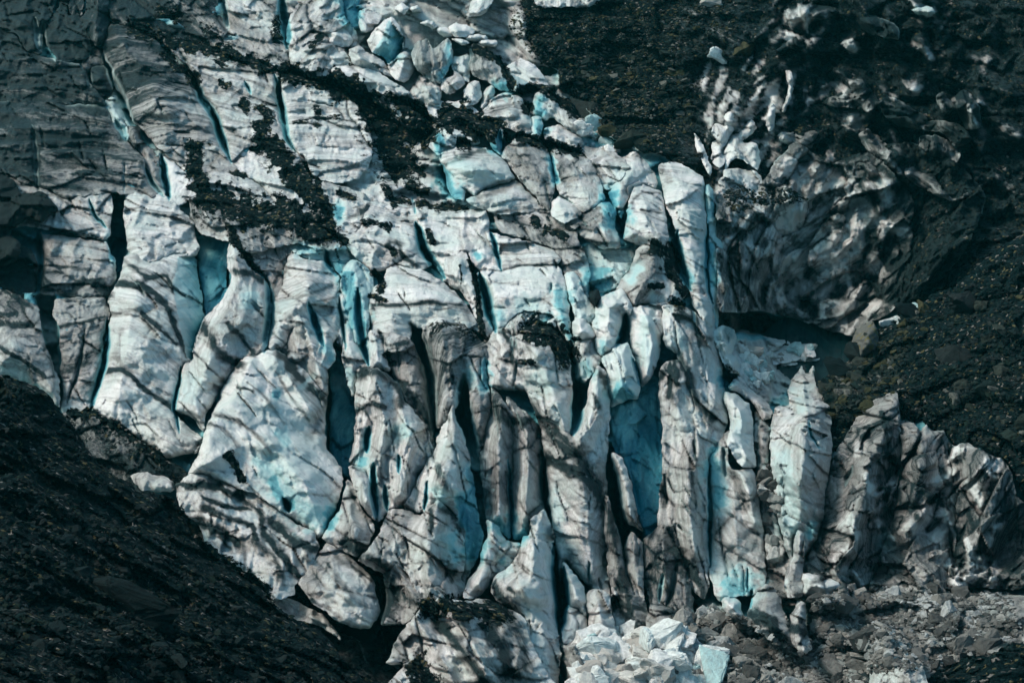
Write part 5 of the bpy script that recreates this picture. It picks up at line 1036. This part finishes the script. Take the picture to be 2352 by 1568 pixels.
scatter('ice_chunk', MAT['chunk_ice'], T('B1', '1600,830 1700,790 1800,900 1920,1000 1800,1020 1680,960 1640,900'), 26, .7, 1.6, 'small white ice chunk in the heap under the stony slope', 'ice chunk', 'ice chunks under the stony slope', flat=.85, seed=8)
scatter('ice_chunk', MAT['chunk_ice'], T('C2', '400,800 470,850 600,960 655,1020 650,1070 560,1080 480,1010 450,900'), 60, .7, 2.2, 'fresh white ice chunk in the spill beside the pond', 'ice chunk', 'fresh ice chunks beside the pond', flat=.85, seed=9)
scatter('ice_chunk', MAT['chunk_ice'], T('C2', '560,800 760,780 940,810 930,880 800,920 650,930 600,900'), 36, .5, 1.5, 'small ice chunk on the broken ice shelf', 'ice chunk', 'ice chunks on the cave shelf', flat=.8, seed=10)
scatter('ice_chunk', MAT['chunk_ice'], T('B3', '1690,1260 1830,1235 2000,1240 2150,1260 2352,1270 2500,1400 2560,1600 1560,1600 1620,1420'), 150, .8, 3.2, 'bright white-cyan ice chunk in the fallen heap at the bottom edge', 'ice chunk', 'bright ice chunks at the bottom edge', flat=.9, seed=12, power=1.8, bev=.1)
scatter('rubble_chunk', MAT['grey_chunk'], T('C3', '250,1040 480,1130 760,1300 900,1380 930,1000 1200,920 1700,930 2250,960 2340,1250 2000,1370 1720,1480 1300,1500 1250,1620 300,1620 100,1300 0,1150'), 260, .4, 1.7, 'grey angular ice chunk in the rubble field', 'ice chunk', 'grey chunks in the rubble field', flat=.8, seed=13)
scatter('rubble_chunk', MAT['grey_chunk'], T('C2', '560,1750 640,1600 740,1900 720,2250 620,2350 600,2000'), 30, .6, 1.8, 'grey ice chunk in the gully beside the pinnacle', 'ice chunk', 'grey chunks in the gully', flat=.8, seed=14)
bankP = T('C2', '1240,740 1500,640 1900,420 2352,120 2352,1600 2000,1450 1560,1300 1300,1250 1060,1400 1000,1110 1100,1000')
scatter('bank_stone', MAT['scree'], T('C2', '1000,1100 1150,950 1280,900 1500,850 1500,1050 1300,1240 1100,1350'), 110, .45, 1.6, 'angular brown stone on the bank near the pond', 'stone', 'stones on the pond bank', seed=15)
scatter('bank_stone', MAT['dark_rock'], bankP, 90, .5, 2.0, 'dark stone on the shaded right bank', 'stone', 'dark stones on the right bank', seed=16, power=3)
one('ice_block', MAT['chunk_ice'], 'C2', 1625, 550, 1.3, 'uppermost small white ice block on the crest of the bank', cat='ice block')
one('ice_block', MAT['chunk_ice'], 'C2', 1450, 655, 1.6, 'lowest small white ice block on the crest of the bank', cat='ice block', sx=1.5, rot=.6)
one('ice_block', MAT['chunk_ice'], 'C2', 1505, 628, .9, 'tiny white ice block between two larger ones on the crest of the bank', cat='ice block')
one('boulder', MAT['scree'], 'C2', 1590, 590, 2.0, 'pale tan boulder on the crest of the right bank', sx=1.5)
one('boulder', MAT['scree'], 'C2', 1245, 850, 2.4, 'rounded lilac-grey boulder at the foot of the lichen boulder')
one('boulder', MAT['scree'], 'C2', 1130, 985, 3.0, 'flat mossy boulder at the pond edge', sx=1.3)
one('boulder', MAT['dark_rock'], 'C2', 2020, 545, 3.0, 'large grey slab high on the shaded right bank', sx=1.6, rot=.6)
one('boulder', MAT['dark_rock'], 'C2', 1910, 890, 2.4, 'flat dark slab midway down the shaded right bank', sx=1.6)
hillP = T('A3', '-60,-480 240,-420 650,90 1180,340 1480,740 1930,1100 2300,1400 2500,1640 -60,1640')
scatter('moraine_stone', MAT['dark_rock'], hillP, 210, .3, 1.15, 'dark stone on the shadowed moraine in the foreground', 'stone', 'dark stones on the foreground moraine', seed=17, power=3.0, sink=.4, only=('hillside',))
one('boulder', MAT['scree'], 'B3', 160, 1220, 2.6, 'brown boulder on the moraine beside the foreground block')
one('boulder', MAT['dark_rock'], 'A3', 740, 940, 3.6, 'ribbed dark slab sticking out of the foreground moraine', sx=2.0, rot=-.5)
pebbles('gravel', MAT['scree_mix'], slopeP, 5200, .16, .5, 31, only=('terrain',))
pebbles('gravel', MAT['scree_mix'], T('C1', '340,1290 430,1230 560,1290 760,1260 900,1330 820,1370 560,1380 430,1430 350,1380'), 420, .2, .7, 35)
pebbles('gravel', MAT['dark_rock_mix'], bankP, 3600, .16, .7, 32, only=('hillside',))  # dark mix also puts the dim right edge into the gravel colour
pebbles('gravel', MAT['scree_mix'], T('C2', '1000,1100 1150,950 1260,890 1420,760 1560,640 1620,760 1520,960 1300,1240 1100,1350'), 1300, .16, .8, 36, only=('hillside',))
pebbles('gravel', MAT['dark_rock_mix'], hillP, 6500, .12, .5, 33, only=('hillside',))
pebbles('ice_rubble', MAT['grey_chunk_mix'], T('C3', '250,1040 480,1130 760,1300 900,1380 930,1000 1200,920 1700,930 2250,960 2340,1250 2000,1370 1720,1480 1300,1500 1250,1620 -500,1620 -560,1400 0,1150'), 9500, .16, .7, 34)

# ================= camera, sun, sky =================
cam = bpy.data.cameras.new('camera'); co = bpy.data.objects.new('camera', cam); C.objects.link(co)
co.location = tuple(CAM); co.rotation_euler = (math.pi / 2 - PITCH, 0, 0); cam.lens = LENS; cam.sensor_width = 36; cam.clip_end = 3000; cam.clip_start = 1
bpy.context.scene.camera = co
SUN_EL, SUN_AZ = 50, -82          # degrees; azimuth measured from the view direction, negative to the left
sun = bpy.data.lights.new('sun', 'SUN'); sun.energy = SUN_E; sun.angle = math.radians(SUN_ANG); sun.color = (1, .85, .78)
so = bpy.data.objects.new('sun', sun); C.objects.link(so)
az = math.radians(SUN_AZ); el = math.radians(SUN_EL)
from mathutils import Vector
sd = Vector((math.sin(az) * math.cos(el), math.cos(az) * math.cos(el), math.sin(el)))
so.rotation_euler = sd.to_track_quat('Z', 'Y').to_euler(); so.location = (0, 100, 300)
w = bpy.data.worlds.new('World'); bpy.context.scene.world = w; w.use_nodes = True; nt = w.node_tree
bg = nt.nodes['Background']; sky = nt.nodes.new('ShaderNodeTexSky'); sky.sky_type = 'NISHITA'; sky.sun_disc = False
sky.sun_elevation = el; sky.sun_rotation = az; sky.air_density = 1.0; sky.dust_density = 3.0; sky.ozone_density = 2.0
mx = nt.nodes.new('ShaderNodeMix'); mx.data_type = 'RGBA'; mx.blend_type = 'MULTIPLY'; mx.inputs[0].default_value = 1
mx.inputs[7].default_value = SKY_TINT
nt.links.new(sky.outputs[0], mx.inputs[6]); nt.links.new(mx.outputs[2], bg.inputs[0]); bg.inputs[1].default_value = SKY_S
sc = bpy.context.scene
sc.view_settings.view_transform = 'Standard'; sc.view_settings.look = 'None'; sc.view_settings.exposure = EXPO; sc.view_settings.gamma = 1
sc.cycles.max_bounces = 6; sc.cycles.diffuse_bounces = 4
# ================= added teal haze volume, tints and lifts the dark tones =================
def added_haze(dens, col):
    bm = bmesh.new(); bmesh.ops.create_cube(bm, size=1)
    me = bpy.data.meshes.new('haze'); bm.to_mesh(me); bm.free()
    o = bpy.data.objects.new('haze', me); C.objects.link(o)
    lo = np.array([1e9] * 3); hi = -lo
    for ob in bpy.context.scene.objects:
        if ob.type != 'MESH' or ob is o: continue
        mw = ob.matrix_world; 
        for c_ in ob.bound_box:
            p_ = np.array(mw @ Vector(c_)); lo = np.minimum(lo, p_); hi = np.maximum(hi, p_)
    hi = np.maximum(hi, CAM + 2); lo = np.minimum(lo, CAM - 10) - 1.0; hi = hi + 2.0
    lo[:2] -= 10; hi[:2] += 10
    o.location = tuple((lo + hi) / 2); o.scale = tuple(hi - lo)
    m = bpy.data.materials.new('haze'); m.use_nodes = True; nt_ = m.node_tree; nt_.nodes.clear()
    out = nt_.nodes.new('ShaderNodeOutputMaterial'); v = nt_.nodes.new('ShaderNodeVolumePrincipled')
    v.inputs['Density'].default_value = dens; v.inputs['Color'].default_value = (*col, 1); v.inputs['Anisotropy'].default_value = .2
    nt_.links.new(v.outputs[0], out.inputs['Volume']); me.materials.append(m); tag(o, kind='stuff')
bpy.context.view_layer.update()
added_haze(ADDED_HAZE_D, (.08, .80, .86))
sc.cycles.max_bounces = 10; sc.cycles.diffuse_bounces = 7; sc.cycles.volume_bounces = 0
